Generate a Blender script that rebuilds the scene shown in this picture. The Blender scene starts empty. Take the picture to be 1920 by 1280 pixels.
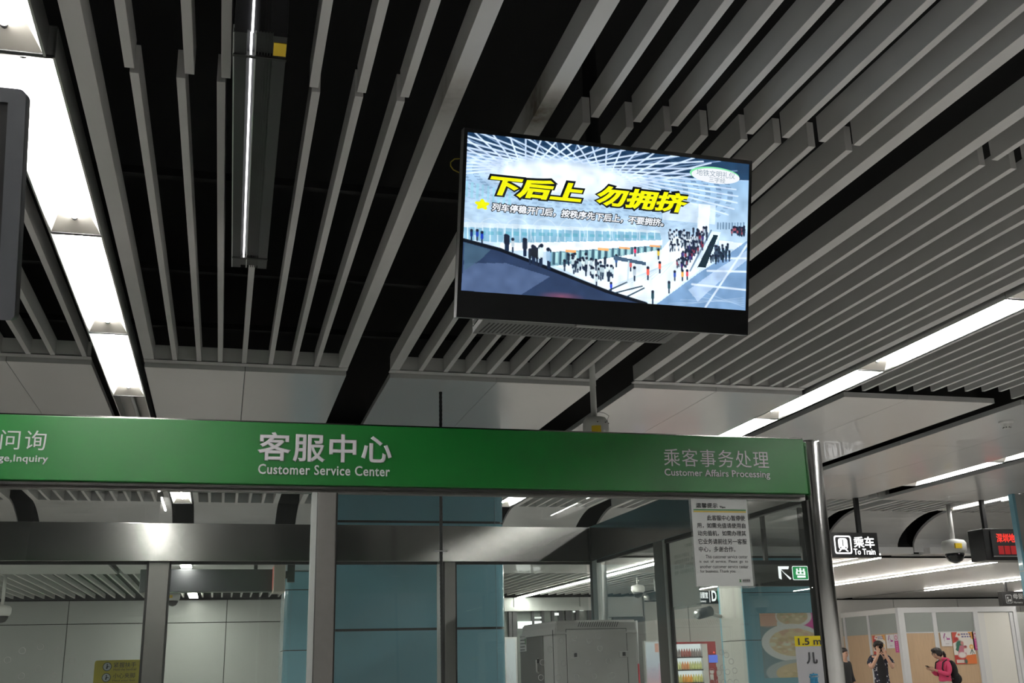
import bpy, math, random
import numpy as np
from mathutils import Matrix, Vector
random.seed(7)
SC = bpy.context.scene
COL = SC.collection
# ------------------------------------------------------------------ camera, world, exposure
FPX = 2029.36                                   # focal length in pixels of a 1920 px wide frame
PITCH, ROLL, YAW = 0.29076143, 0.02400162, 0.26017366
EYE = np.array([0.0, 0.0, 1.43])
def cam_axes():
    cy, sy = math.cos(YAW), math.sin(YAW)
    fw = np.array([sy*math.cos(PITCH), cy*math.cos(PITCH), math.sin(PITCH)])
    r = np.array([cy, -sy, 0.0]); d = np.cross(fw, r)
    c, s = math.cos(ROLL), math.sin(ROLL)
    return c*r+s*d, -s*r+c*d, fw
R_, D_, F_ = cam_axes()
cam = bpy.data.cameras.new('camera'); camo = bpy.data.objects.new('camera', cam); COL.objects.link(camo)
camo.matrix_world = Matrix(((R_[0], -D_[0], -F_[0], EYE[0]), (R_[1], -D_[1], -F_[1], EYE[1]), (R_[2], -D_[2], -F_[2], EYE[2]), (0, 0, 0, 1)))
cam.sensor_width = 36; cam.lens = FPX/1920*36; cam.clip_start = 0.05; cam.clip_end = 200
SC.camera = camo
w = bpy.data.worlds.new('world'); SC.world = w; w.use_nodes = True
w.node_tree.nodes['Background'].inputs[0].default_value = (0.6, 0.65, 0.7, 1)
w.node_tree.nodes['Background'].inputs[1].default_value = 0.0
SC.view_settings.view_transform = 'Standard'; SC.view_settings.look = 'None'
SC.view_settings.gamma = 1; SC.view_settings.use_curve_mapping = False
SC.view_settings.exposure = 0.0
TUBE = 130.0                                      # radiance of the fluorescent tubes

def ray(px, py):
    return R_*((px-960)/FPX) + D_*((py-640)/FPX) + F_
def atz(px, py, z): d = ray(px, py); return EYE + d*((z-EYE[2])/d[2])
def aty(px, py, y): d = ray(px, py); return EYE + d*(y/d[1])
def atx(px, py, x): d = ray(px, py); return EYE + d*(x/d[0])

# ------------------------------------------------------------------ materials
def mat(name, col, rough=0.5, metal=0.0, noise=0.0, nscale=8.0, bump=0.0, bscale=200.0, spec=0.5, coat=0.0, aniso=0.0, stretch=None):
    m = bpy.data.materials.new(name); m.use_nodes = True
    nt = m.node_tree; b = nt.nodes['Principled BSDF']
    b.inputs['Base Color'].default_value = (*col, 1); b.inputs['Roughness'].default_value = rough
    b.inputs['Metallic'].default_value = metal; b.inputs['Specular IOR Level'].default_value = spec
    b.inputs['Coat Weight'].default_value = coat
    if aniso:
        b.inputs['Anisotropic'].default_value = aniso
    tc = nt.nodes.new('ShaderNodeTexCoord'); mp = nt.nodes.new('ShaderNodeMapping')
    nt.links.new(tc.outputs['Object'], mp.inputs['Vector'])
    if stretch: mp.inputs['Scale'].default_value = stretch
    if noise:
        n = nt.nodes.new('ShaderNodeTexNoise'); n.inputs['Scale'].default_value = nscale; n.inputs['Detail'].default_value = 5
        nt.links.new(mp.outputs[0], n.inputs['Vector'])
        mx = nt.nodes.new('ShaderNodeMix'); mx.data_type = 'RGBA'
        mx.inputs[6].default_value = (*[c*(1-noise) for c in col], 1); mx.inputs[7].default_value = (*[min(1, c*(1+noise)) for c in col], 1)
        nt.links.new(n.outputs['Fac'], mx.inputs[0]); nt.links.new(mx.outputs[2], b.inputs['Base Color'])
    if bump:
        n2 = nt.nodes.new('ShaderNodeTexNoise'); n2.inputs['Scale'].default_value = bscale
        nt.links.new(mp.outputs[0], n2.inputs['Vector'])
        bp = nt.nodes.new('ShaderNodeBump'); bp.inputs['Strength'].default_value = bump; bp.inputs['Distance'].default_value = 0.002
        nt.links.new(n2.outputs['Fac'], bp.inputs['Height']); nt.links.new(bp.outputs[0], b.inputs['Normal'])
    return m
def emat(name, col, s=1.0):
    m = bpy.data.materials.new(name); m.use_nodes = True
    b = m.node_tree.nodes['Principled BSDF']
    b.inputs['Base Color'].default_value = (0.02, 0.02, 0.02, 1)
    b.inputs['Emission Color'].default_value = (*col, 1); b.inputs['Emission Strength'].default_value = s
    b.inputs['Roughness'].default_value = 0.4
    return m
def glassmat(name, tint=(0.86, 0.9, 0.88), rough=0.0, ior=1.5, haze=0.0):
    m = bpy.data.materials.new(name); m.use_nodes = True
    nt = m.node_tree; nt.nodes.clear()
    o = nt.nodes.new('ShaderNodeOutputMaterial'); t = nt.nodes.new('ShaderNodeBsdfTransparent'); t.inputs[0].default_value = (*tint, 1)
    g = nt.nodes.new('ShaderNodeBsdfGlossy'); g.inputs[0].default_value = (1, 1, 1, 1); g.inputs['Roughness'].default_value = rough
    f = nt.nodes.new('ShaderNodeFresnel'); ge = nt.nodes.new('ShaderNodeNewGeometry'); im = nt.nodes.new('ShaderNodeMath'); im.operation = 'MULTIPLY_ADD'
    im.inputs[1].default_value = 1/ior-ior; im.inputs[2].default_value = ior      # same reflectance from both sides of the thin pane
    nt.links.new(ge.outputs['Backfacing'], im.inputs[0]); nt.links.new(im.outputs[0], f.inputs[0])
    mx = nt.nodes.new('ShaderNodeMixShader'); nt.links.new(f.outputs[0], mx.inputs[0])
    nt.links.new(t.outputs[0], mx.inputs[1]); nt.links.new(g.outputs[0], mx.inputs[2])
    last = mx
    if haze:
        d = nt.nodes.new('ShaderNodeBsdfDiffuse'); d.inputs[0].default_value = (.75, .78, .76, 1)
        n = nt.nodes.new('ShaderNodeTexNoise'); n.inputs['Scale'].default_value = 3; n.inputs['Detail'].default_value = 8
        tc = nt.nodes.new('ShaderNodeTexCoord'); nt.links.new(tc.outputs['Object'], n.inputs['Vector'])
        ml = nt.nodes.new('ShaderNodeMath'); ml.operation = 'MULTIPLY'; ml.inputs[1].default_value = haze*2
        nt.links.new(n.outputs['Fac'], ml.inputs[0])
        m2 = nt.nodes.new('ShaderNodeMixShader'); nt.links.new(ml.outputs[0], m2.inputs[0])
        nt.links.new(mx.outputs[0], m2.inputs[1]); nt.links.new(d.outputs[0], m2.inputs[2]); last = m2
    nt.links.new(last.outputs[0], o.inputs[0])
    return m
def picmat(name, s=1.0, emit=True, rough=0.4):
    m = bpy.data.materials.new(name); m.use_nodes = True
    nt = m.node_tree; b = nt.nodes['Principled BSDF']
    a = nt.nodes.new('ShaderNodeAttribute'); a.attribute_name = 'picture'
    b.inputs['Roughness'].default_value = rough
    if emit:
        b.inputs['Base Color'].default_value = (0.01, 0.01, 0.01, 1)
        nt.links.new(a.outputs['Color'], b.inputs['Emission Color']); b.inputs['Emission Strength'].default_value = s
    else:
        nt.links.new(a.outputs['Color'], b.inputs['Base Color'])
    return m
M = {}
M['slat'] = mat('slat_paint', (.58, .575, .565), .55, noise=.05, nscale=6)
M['panel'] = mat('panel_paint', (.52, .52, .515), .28, noise=.03, nscale=2.5, coat=.25)
M['black'] = mat('plenum_black', (.0025, .0025, .003), .95)
M['floor'] = mat('floor_stone', (.60, .59, .57), .25, noise=.1, nscale=30)
M['wallgrey'] = mat('wall_panel_grey', (.40, .415, .405), .3, noise=.04, nscale=2)
M['steel'] = mat('brushed_steel', (.36, .355, .34), .13, 1.0, noise=.06, nscale=40, stretch=(1, 1, 30), bump=.0)
M['steeldull'] = mat('satin_steel', (.27, .262, .25), .42, 1.0, noise=.06, nscale=30)
M['chrome'] = mat('polished_steel', (.62, .62, .61), .22, 1.0, noise=.05, nscale=40, stretch=(30, 30, 1))
M['channelgrey'] = mat('channel_grey', (.50, .53, .51), .4)
M['holerim'] = mat('hole_rim', (.30, .31, .30), .3)
M['alu'] = mat('aluminium', (.55, .56, .55), .4, .9)
M['green'] = mat('sign_green', (.003, .125, .016), .36, noise=.06, nscale=3, spec=.5)
M['letter'] = mat('letter_silver', (.62, .60, .63), .4)
M['seal'] = mat('black_rubber', (.015, .015, .014), .6)
M['dark'] = mat('black_metal', (.012, .012, .013), .4, noise=.2, nscale=40)
M['darkgrey'] = mat('dark_grey_metal', (.035, .036, .04), .45, noise=.1, nscale=30)
M['ventgrey'] = mat('vent_grey', (.17, .17, .17), .5, noise=.1)
M['bezel'] = mat('monitor_bezel', (.075, .08, .09), .35, noise=.12, nscale=25)
M['offscreen'] = mat('dead_screen', (.02, .021, .022), .5)
M['lampdark'] = mat('lamp_black_metal', (.013, .013, .015), .4, noise=.1, nscale=30)
M['trimgrey'] = mat('trim_grey', (.10, .10, .10), .3)
M['gloss'] = mat('gloss_black', (.006, .006, .007), .12)
M['glass'] = glassmat('window_glass', (.955, .975, .965), haze=.012)
M['glassback'] = glassmat('rear_glass', (.93, .955, .945), haze=.01)
M['frost'] = mat('frosted_pane', (.36, .40, .39), .15, noise=.05, nscale=2)
M['blue'] = mat('blue_glass_panel', (.21, .44, .54), .2, noise=.06, nscale=2, coat=.3)
M['tube'] = emat('tube_light', (1, .985, .95), TUBE)
M['endplate'] = mat('end_plate', (.34, .325, .29), .5)
M['holder'] = mat('lamp_holder', (.05, .05, .05), .5)
M['wallpale'] = mat('wall_panel_pale', (.74, .74, .72), .3, noise=.04, nscale=2)
M['reflector'] = mat('reflector_white', (.86, .85, .82), .35)
M['white'] = mat('white_plastic', (.62, .62, .60), .4)
M['yellow'] = mat('yellow_label', (.75, .52, .02), .5)
M['signyellow'] = mat('caution_yellow', (.62, .50, .03), .5, noise=.06)
M['paper'] = mat('paper', (.58, .60, .59), .6)
M['film'] = glassmat('laminating_film', (.93, .94, .93), .15, haze=.12)
M['ink'] = mat('ink_black', (.03, .03, .035), .6)
M['inkgrey'] = mat('ink_grey', (.36, .37, .37), .6)
M['inkgrey2'] = mat('ink_showing_through', (.42, .42, .41), .6)
M['gline'] = mat('green_ink', (.05, .22, .07), .6)
M['yline'] = mat('yellow_ink', (.62, .45, .06), .6)
M['cabinet'] = mat('cabinet_grey', (.50, .50, .48), .45, noise=.04, nscale=20)
M['mesh'] = mat('perforated_grey', (.16, .155, .145), .5, noise=.3, nscale=300)
M['wood'] = mat('wood_laminate', (.60, .43, .28), .45, noise=.14, nscale=9, stretch=(4, 4, .35))
M['ptnframe'] = mat('partition_frame', (.66, .68, .71), .4)
M['ptnwhite'] = mat('partition_white', (.75, .76, .76), .4)
M['litwhite'] = emat('lit_white', (1, 1, 1), 1.6)
M['litgreen'] = emat('lit_green', (.02, .42, .12), .9)
M['litred'] = emat('led_red', (1, .035, .02), 1.6)
M['litred2'] = emat('led_dim_red', (.5, .006, .01), .6)
M['ledstrip'] = emat('led_strip', (1, 1, 1), 5.0)
M['slim'] = emat('slim_diffuser', (1, .95, .86), 68.0)
M['strip_warm'] = emat('slim_light', (1, .93, .80), 2.2)
M['tvyellow'] = emat('screen_yellow', (.93, .93, .0), 1.0)
M['tvblack'] = emat('screen_black', (.002, .004, .008), 1.0)
M['tvwhite'] = emat('screen_white', (.92, .95, 1), 1.0)
M['tvgreen'] = emat('screen_green', (.25, .85, .42), 1.0)
M['tvgrey'] = emat('screen_grey', (.25, .33, .40), 1.0)
M['red'] = mat('red_paint', (.33, .03, .035), .4)
M['redwhite'] = mat('barrier_red', (.65, .03, .05), .5)
M['postwhite'] = mat('barrier_white', (.85, .85, .84), .5)
M['wire'] = mat('yellow_wire', (.5, .38, .02), .5)
M['skin'] = mat('skin', (.48, .29, .21), .55)
M['hair'] = mat('hair_black', (.012, .01, .01), .5)
M['pink'] = mat('pink_hoodie', (.60, .055, .15), .8)
M['blackcloth'] = mat('black_cloth', (.012, .012, .015), .85)
M['darkcloth'] = mat('charcoal_cloth', (.02, .022, .025), .85)
M['beige'] = mat('beige_cloth', (.45, .40, .34), .85)
M['char'] = mat('blue_ink', (.02, .2, .36), .5)

# ------------------------------------------------------------------ mesh building
WL = {}                                         # world location of every built object
class MB:
    def __init__(s): s.v = []; s.f = []
    def add(s, vs, fs):
        k = len(s.v); s.v += [tuple(map(float, p)) for p in vs]; s.f += [tuple(i+k for i in f) for f in fs]; return s
    def box(s, x0, x1, y0, y1, z0, z1):
        return s.add([(x0, y0, z0), (x1, y0, z0), (x1, y1, z0), (x0, y1, z0), (x0, y0, z1), (x1, y0, z1), (x1, y1, z1), (x0, y1, z1)],
                     [(0, 3, 2, 1), (4, 5, 6, 7), (0, 1, 5, 4), (1, 2, 6, 5), (2, 3, 7, 6), (3, 0, 4, 7)])
    def hexa(s, pts):                           # 4 bottom + 4 top corners
        return s.add(pts, [(0, 3, 2, 1), (4, 5, 6, 7), (0, 1, 5, 4), (1, 2, 6, 5), (2, 3, 7, 6), (3, 0, 4, 7)])
    def quad(s, a, b, c, d): return s.add([a, b, c, d], [(0, 1, 2, 3)])
    def prism(s, poly, axis, a, b):             # poly of 2-tuples extruded along axis from a to b
        n = len(poly)
        def P(p, t):
            return (t, p[0], p[1]) if axis == 0 else ((p[0], t, p[1]) if axis == 1 else (p[0], p[1], t))
        vs = [P(p, a) for p in poly] + [P(p, b) for p in poly]
        fs = [tuple(range(n))[::-1], tuple(range(n, 2*n))] + [(i, (i+1) % n, n+(i+1) % n, n+i) for i in range(n)]
        return s.add(vs, fs)
    def tube(s, pts, r, n=12, cap=True):
        pts = [Vector(p) for p in pts]; rs = r if isinstance(r, (list, tuple)) else [r]*len(pts)
        vs = []; fs = []
        up = Vector((0, 0, 1)); prev = None
        for i, p in enumerate(pts):
            t = (pts[min(i+1, len(pts)-1)]-pts[max(i-1, 0)]).normalized()
            if prev is None:
                u = t.cross(up if abs(t.z) < .9 else Vector((1, 0, 0))).normalized()
            else:
                u = (prev - t*prev.dot(t)).normalized()
            prev = u; v = t.cross(u)
            for k in range(n):
                a = 2*math.pi*k/n; vs.append(p+u*(rs[i]*math.cos(a))+v*(rs[i]*math.sin(a)))
        for i in range(len(pts)-1):
            for k in range(n):
                fs.append((i*n+k, i*n+(k+1) % n, (i+1)*n+(k+1) % n, (i+1)*n+k))
        if cap: fs += [tuple(range(n))[::-1], tuple(range((len(pts)-1)*n, len(pts)*n))]
        return s.add(vs, fs)
    def lathe(s, c, prof, n=24):                # profile (r, z) about a vertical axis through c
        vs = []; fs = []
        for r, z in prof:
            for k in range(n):
                a = 2*math.pi*k/n; vs.append((c[0]+r*math.cos(a), c[1]+r*math.sin(a), c[2]+z))
        m = len(prof)
        for i in range(m-1):
            for k in range(n): fs.append((i*n+k, i*n+(k+1) % n, (i+1)*n+(k+1) % n, (i+1)*n+k))
        fs += [tuple(range(n))[::-1], tuple(range((m-1)*n, m*n))]
        return s.add(vs, fs)
    def ball(s, c, rx, ry, rz, n=16, m=10):
        return s.add([(c[0]+rx*math.sin(math.pi*i/m)*math.cos(2*math.pi*k/n), c[1]+ry*math.sin(math.pi*i/m)*math.sin(2*math.pi*k/n), c[2]+rz*math.cos(math.pi*i/m)) for i in range(m+1) for k in range(n)],
                     [(i*n+k, (i+1)*n+k, (i+1)*n+(k+1) % n, i*n+(k+1) % n) for i in range(m) for k in range(n)])
    def torus(s, c, R, r, axis='y', n=20, m=6):
        vs = []; fs = []
        for i in range(n):
            a = 2*math.pi*i/n
            for j in range(m):
                b = 2*math.pi*j/m; q = R+r*math.cos(b)
                p = (q*math.cos(a), r*math.sin(b), q*math.sin(a)) if axis == 'y' else ((r*math.sin(b), q*math.cos(a), q*math.sin(a)) if axis == 'x' else (q*math.cos(a), q*math.sin(a), r*math.sin(b)))
                vs.append((c[0]+p[0], c[1]+p[1], c[2]+p[2]))
        for i in range(n):
            for j in range(m): fs.append((i*m+j, ((i+1) % n)*m+j, ((i+1) % n)*m+(j+1) % m, i*m+(j+1) % m))
        return s.add(vs, fs)
    def xf(s, mt):
        s.v = [tuple(mt @ Vector(p)) for p in s.v]; return s
    def build(s, name, m, parent=None, bevel=0.0, smooth=False, origin=None):
        vs = np.array(s.v); c = (vs.min(0)+vs.max(0))/2 if origin is None else np.array(origin, float)
        me = bpy.data.meshes.new(name); me.from_pydata((vs-c).tolist(), [], s.f); me.update()
        me.materials.append(m)
        return link(name, me, c, parent, bevel, smooth)
def link(name, me, c, parent=None, bevel=0.0, smooth=False):
    o = bpy.data.objects.new(name, me); COL.objects.link(o)
    if smooth:
        me.polygons.foreach_set('use_smooth', [True]*len(me.polygons))
    if bevel:
        b = o.modifiers.new('bevel', 'BEVEL'); b.width = bevel; b.segments = 2; b.limit_method = 'ANGLE'
    base = WL[parent.name] if parent else np.zeros(3)
    o.location = Vector(np.array(c)-base); WL[o.name] = np.array(c, float)
    if parent: o.parent = parent
    return o
def thing(name, label, cat, loc=(0, 0, 0), group=None):
    o = bpy.data.objects.new(name, None); COL.objects.link(o); o.location = loc; o.empty_display_size = .1
    WL[o.name] = np.array(loc, float)
    return tag(o, label, cat, group)
def tag(o, label, cat, group=None):
    o['label'] = label; o['category'] = cat
    if group: o['group'] = group
    return o
def struct(o): o['kind'] = 'structure'; return o
def stuff(o): o['kind'] = 'stuff'; return o
def dup(root, loc, label, group=None):
    r = root.copy(); COL.objects.link(r); r.location = loc; r['label'] = label
    WL[r.name] = np.array(loc, float)
    if group: r['group'] = group
    for ch in list(root.children):
        c = ch.copy(); COL.objects.link(c); c.parent = r
        for g in list(ch.children):
            d = g.copy(); COL.objects.link(d); d.parent = c
    return r
ORD = ['first', 'second', 'third', 'fourth', 'fifth', 'sixth', 'seventh', 'eighth', 'ninth', 'tenth', 'eleventh', 'twelfth', 'thirteenth', 'fourteenth', 'fifteenth', 'sixteenth', 'seventeenth', 'eighteenth', 'nineteenth', 'twentieth', 'twenty-first', 'twenty-second', 'twenty-third', 'twenty-fourth']
FRONT = Matrix(((1, 0, 0, 0), (0, 0, -1, 0), (0, 1, 0, 0), (0, 0, 0, 1)))   # local x,y -> world X,Z facing -Y
def frame(o, ux, uy):
    ux = Vector(ux).normalized(); uy = Vector(uy).normalized(); n = ux.cross(uy).normalized(); uy = n.cross(ux)
    o = Vector(o)
    return Matrix(((ux.x, uy.x, n.x, o.x), (ux.y, uy.y, n.y, o.y), (ux.z, uy.z, n.z, o.z), (0, 0, 0, 1)))
def lettering(body, rect, m, parent, fr, name='lettering', bold=0.0, shear=0.0, space=1.0, depth=0.0, lift=0.0015, keep=False, mirror=False):
    """text mapped onto rect (l, r, b, t) of the plane fr, as a mesh"""
    cu = bpy.data.curves.new('t', 'FONT'); cu.body = body; cu.size = 1; cu.bevel_depth = bold; cu.bevel_resolution = 0; cu.shear = shear; cu.space_character = space
    cu.resolution_u = 3; cu.extrude = 0
    t = bpy.data.objects.new('t', cu); COL.objects.link(t)
    dg = bpy.context.evaluated_depsgraph_get()
    me = bpy.data.meshes.new_from_object(t.evaluated_get(dg)); me.name = name
    bpy.data.objects.remove(t); bpy.data.curves.remove(cu)
    v = np.empty(len(me.vertices)*3); me.vertices.foreach_get('co', v); v = v.reshape(-1, 3)
    lo, hi = v.min(0), v.max(0); l, r, b, tt = rect
    sx = (r-l)/(hi[0]-lo[0]); sy = (tt-b)/(hi[1]-lo[1])
    if keep: sx = min(sx, sy); sy = sx
    x = l+(v[:, 0]-lo[0])*sx; y = b+(v[:, 1]-lo[1])*sy
    if mirror: x = l+r-x
    A = np.array(fr)
    zz = np.full_like(x, lift)
    if bold: zz = lift+.0004+v[:, 2]/bold*.0004
    P = np.stack([x, y, zz, np.ones_like(x)], 1) @ A.T
    P = P[:, :3]; c = (P.min(0)+P.max(0))/2
    me.vertices.foreach_set('co', (P-c).ravel()); me.materials.clear(); me.materials.append(m); me.update()
    return link(name, me, c, parent)
def flat(polys, m, parent, fr, name, lift=0.001):
    b = MB(); A = fr
    for p in polys:
        b.add([A @ Vector((x, y, lift)) for x, y in p], [tuple(range(len(p)))])
    return b.build(name, m, parent)
def rectp(l, r, b, t): return [(l, b), (r, b), (r, t), (l, t)]
def circ(cx, cy, rx, ry=None, n=24):
    ry = rx if ry is None else ry
    return [(cx+rx*math.cos(2*math.pi*k/n), cy+ry*math.sin(2*math.pi*k/n)) for k in range(n)]
def picture(img, rect, m, parent, fr, name, lift=0.001):
    """a printed or glowing picture: one vertex colour per cell of img (rows top to bottom)"""
    h, wd = img.shape[:2]; l, r, b, t = rect
    gx, gy = np.meshgrid(np.linspace(l, r, wd+1), np.linspace(t, b, h+1))
    P = np.stack([gx.ravel(), gy.ravel(), np.full(gx.size, lift), np.ones(gx.size)], 1) @ np.array(fr).T
    P = P[:, :3]; c = (P.min(0)+P.max(0))/2
    i = np.arange(h*(wd+1)).reshape(h, wd+1)[:, :-1].ravel()
    q = np.stack([i+wd+1, i+wd+2, i+1, i], 1)
    me = bpy.data.meshes.new(name); me.vertices.add(len(P)); me.vertices.foreach_set('co', (P-c).ravel())
    me.loops.add(q.size); me.loops.foreach_set('vertex_index', q.ravel())
    me.polygons.add(len(q)); me.polygons.foreach_set('loop_start', np.arange(0, q.size, 4)); me.polygons.foreach_set('loop_total', np.full(len(q), 4))
    me.update(); me.validate()
    ca = me.color_attributes.new('picture', 'FLOAT_COLOR', 'CORNER')
    col = np.ones((len(q), 4, 4), np.float32); col[:, :, :3] = (img.reshape(-1, 1, 3))
    ca.data.foreach_set('color', col.ravel()); me.materials.append(m)
    return link(name, me, c, parent)
# tiny painter for pictures
class Pic:
    def __init__(s, w, h, col=(0, 0, 0)):
        s.w, s.h = w, h; s.a = np.zeros((h, w, 3)); s.a[:] = col
        s.y, s.x = np.mgrid[0:h, 0:w].astype(float)
        s.x = (s.x+.5)/w; s.y = (s.y+.5)/h; s.asp = w/h
    def put(s, m, col, al=1.0):
        m = np.clip(m, 0, 1)*al
        s.a = s.a*(1-m[..., None])+np.array(col)*m[..., None]
    def soft(s, d, wpx=1.0): return np.clip(.5-d*s.w/wpx, 0, 1)
    def line(s, x0, y0, x1, y1, wd, col, al=1):
        px, py = (s.x-x0), (s.y-y0)/s.asp; dx, dy = x1-x0, (y1-y0)/s.asp
        t = np.clip((px*dx+py*dy)/(dx*dx+dy*dy+1e-12), 0, 1)
        s.put(s.soft(np.hypot(px-t*dx, py-t*dy)-wd/2), col, al)
    def ell(s, cx, cy, rx, ry, col, al=1, blur=1.0):
        q = np.hypot((s.x-cx)/rx, (s.y-cy)/ry); s.put(s.soft((q-1)*min(rx, ry/s.asp), blur), col, al)
    def ring(s, cx, cy, rx, ry, wd, col, al=1):
        q = np.hypot((s.x-cx)/rx, (s.y-cy)/ry); s.put(s.soft(np.abs(q-1)*ry/s.asp-wd/2), col, al)
    def rect(s, x0, y0, x1, y1, col, al=1): s.put(((s.x >= x0) & (s.x < x1) & (s.y >= y0) & (s.y < y1)).astype(float), col, al)
    def poly(s, pts, col, al=1):
        ins = np.zeros(s.x.shape, bool); n = len(pts)
        for i in range(n):
            (x0, y0), (x1, y1) = pts[i], pts[(i+1) % n]
            if y0 == y1: continue
            c = ((s.y < y0) != (s.y < y1)) & (s.x < (x1-x0)*(s.y-y0)/(y1-y0)+x0); ins ^= c
        s.put(ins.astype(float), col, al)

# ------------------------------------------------------------------ setting: shell
H = 3.40                                         # underside of the ceiling slats
struct(MB().box(-14, 34, -9, 30, -.1, 0).build('floor', M['floor']))
struct(MB().box(-14, 34, -9, 30, 4.6, 4.7).build('ceiling', M['black']))
def panelled_wall(name, axis, pos, a, b, z0, z1, step, zs, m, thick=.05, facing=-1):
    """wall of metal sheets with open joints, standing on a dark backing"""
    q = MB(); g = .008
    k = a
    while k < b-1e-6:
        k2 = min(k+step, b)
        zz = [z0]+[z for z in zs if z0 < z < z1]+[z1]
        for i in range(len(zz)-1):
            if axis == 'y': q.box(k+g, k2-g, pos, pos+thick, zz[i]+g, zz[i+1]-g)
            else: q.box(pos, pos+thick, k+g, k2-g, zz[i]+g, zz[i+1]-g)
        k = k2
    return struct(q.build(name, m))
s0 = aty(126, 1170, 23.5); s1 = aty(424, 1170, 23.5); STEP = (s1[0]-s0[0])/2
while STEP > 2.4: STEP /= 2
panelled_wall('wall_back', 'y', 23.5, s0[0]-STEP*3, 9.2, 0, 2.86, STEP, [s0[2]], M['wallgrey'])
struct(MB().box(-8.3, 9.2, 23.56, 23.66, 0, 2.86).build('wall_back', M['black']))
panelled_wall('wall_back', 'y', 25.5, 9.2, 33.9, 0, 2.86, 1.92, [], M['wallpale'])
struct(MB().box(9.2, 33.9, 25.56, 25.66, 0, 2.86).build('wall_back', M['black']))
struct(MB().box(9.15, 9.2, 23.5, 25.6, 0, 2.86).build('wall_back', M['wallgrey']))
struct(MB().box(-8.4, -8.3, -8.9, 23.5, 0, 4.6).build('wall_left', M['wallgrey']))
struct(MB().box(33.9, 34, -8.9, 25.6, 0, 4.6).build('wall_right', M['wallgrey']))
struct(MB().box(-8.3, 33.9, -8.9, -8.8, 0, 4.6).build('wall_front', M['wallgrey']))

# ------------------------------------------------------------------ ceiling slats
def slat(x0, x1, y0, y1, label, group, z0=H, h=.11, m=None):
    b = MB().box(x0, x1, y0, y1, z0, z0+h)
    o = b.build('baffle', m or M['slat'], bevel=.0012); o['kind'] = 'thing'
    return tag(o, label, 'ceiling slat', group)
NEAR0, NEAR1, FAR1 = .4, 3.46, 7.165
G1 = 'slats of the ceiling field left of the screen'
G2 = 'slats of the ceiling field behind the screen'
G3 = 'slats of the ceiling field right of the screen'
def smudged(yc, half, dark):
    m = mat('slat_paint_smudged', (.58, .575, .565), .55, noise=.05, nscale=6); nt = m.node_tree; b = nt.nodes['Principled BSDF']
    src = b.inputs['Base Color'].links[0].from_socket
    tc = nt.nodes.new('ShaderNodeTexCoord'); sp = nt.nodes.new('ShaderNodeSeparateXYZ'); nt.links.new(tc.outputs['Object'], sp.inputs[0])
    def mth(op, a, v=None, c=None):
        n = nt.nodes.new('ShaderNodeMath'); n.operation = op; nt.links.new(a, n.inputs[0])
        if v is not None: n.inputs[1].default_value = v
        if c is not None: nt.links.new(c, n.inputs[1])
        n.use_clamp = op in ('SUBTRACT',) and False; return n.outputs[0]
    d = mth('ABSOLUTE', mth('SUBTRACT', sp.outputs[1], yc)); r = nt.nodes.new('ShaderNodeMapRange'); nt.links.new(d, r.inputs[0])
    r.inputs[1].default_value = half; r.inputs[2].default_value = half*.15; r.inputs[3].default_value = 0; r.inputs[4].default_value = 1
    nz = nt.nodes.new('ShaderNodeTexNoise'); nz.inputs['Scale'].default_value = 22; nt.links.new(tc.outputs['Object'], nz.inputs['Vector'])
    f = mth('MULTIPLY', mth('MULTIPLY', r.outputs[0], c=nz.outputs['Fac']), dark)
    mx = nt.nodes.new('ShaderNodeMix'); mx.data_type = 'RGBA'; nt.links.new(f, mx.inputs[0]); nt.links.new(src, mx.inputs[6]); mx.inputs[7].default_value = (.16, .13, .10, 1)
    nt.links.new(mx.outputs[2], b.inputs['Base Color']); return m
def wide(x0, x1, label, grp, m=None):
    slat(x0, x1, NEAR0, FAR1, label, grp, m=m)
wide(-.58, -.514, 'wide pale grey ceiling slat running right alongside the bright left strip lights', G1)
wide(.683, .747, 'wide pale grey ceiling slat bordering the black gap left of the hanging screen', G1, smudged(-.35, .22, .7))
wide(1.036, 1.10, 'wide pale grey ceiling slat with a dark smudge, disappearing behind the screen top left', G2, smudged(-.30, .20, 1.5))
wide(2.48, 2.543, 'wide pale grey ceiling slat passing right of the screen, left of the long black gap', G2)
wide(2.817, 2.88, 'wide pale grey ceiling slat along the right side of the long black gap', G3)
wide(4.15, 4.215, 'wide pale grey ceiling slat just left of the right row of strip lights', G3)
for k, x in enumerate((-.414, -.218, -.097, .043, .203, .371, .526)):
    slat(x, x+.032, NEAR0, NEAR1, 'upper narrow slat ending at the staggered joint, %s from the left strip lights' % ORD[k], G1)
for k, x in enumerate((-.400, -.247, -.112, .042, .214, .367, .518)):
    slat(x, x+.030, NEAR1+.03, FAR1, 'lower narrow slat reaching the white panels, %s from the left strip lights' % ORD[k], G1)
for k, x in enumerate((1.28, 1.449, 1.602, 1.761, 1.918, 2.074, 2.235, 2.389)):
    slat(x-.031, x, NEAR0, NEAR1, 'upper narrow slat ending above the television, %s from its left' % ORD[k], G2)
for k, x in enumerate((1.263, 1.438, 1.596, 1.749, 1.918, 2.065, 2.216, 2.384)):
    slat(x-.031, x, NEAR1+.045, FAR1, 'lower narrow slat running behind the television to the panels, %s from the left' % ORD[k], G2)
for k, x in enumerate((3.036, 3.19, 3.33)):
    slat(x-.031, x, NEAR0, NEAR1, 'upper narrow slat at the right picture edge, %s from the black gap' % ORD[k], G3)
for k, x in enumerate((2.985, 3.14, 3.30, 3.466, 3.587, 3.76, 3.905, 4.03)):
    slat(x, x+.030, NEAR1+.05, FAR1, 'narrow slat left of the right strip lights, %s from the black gap' % ORD[k], G3)
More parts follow.
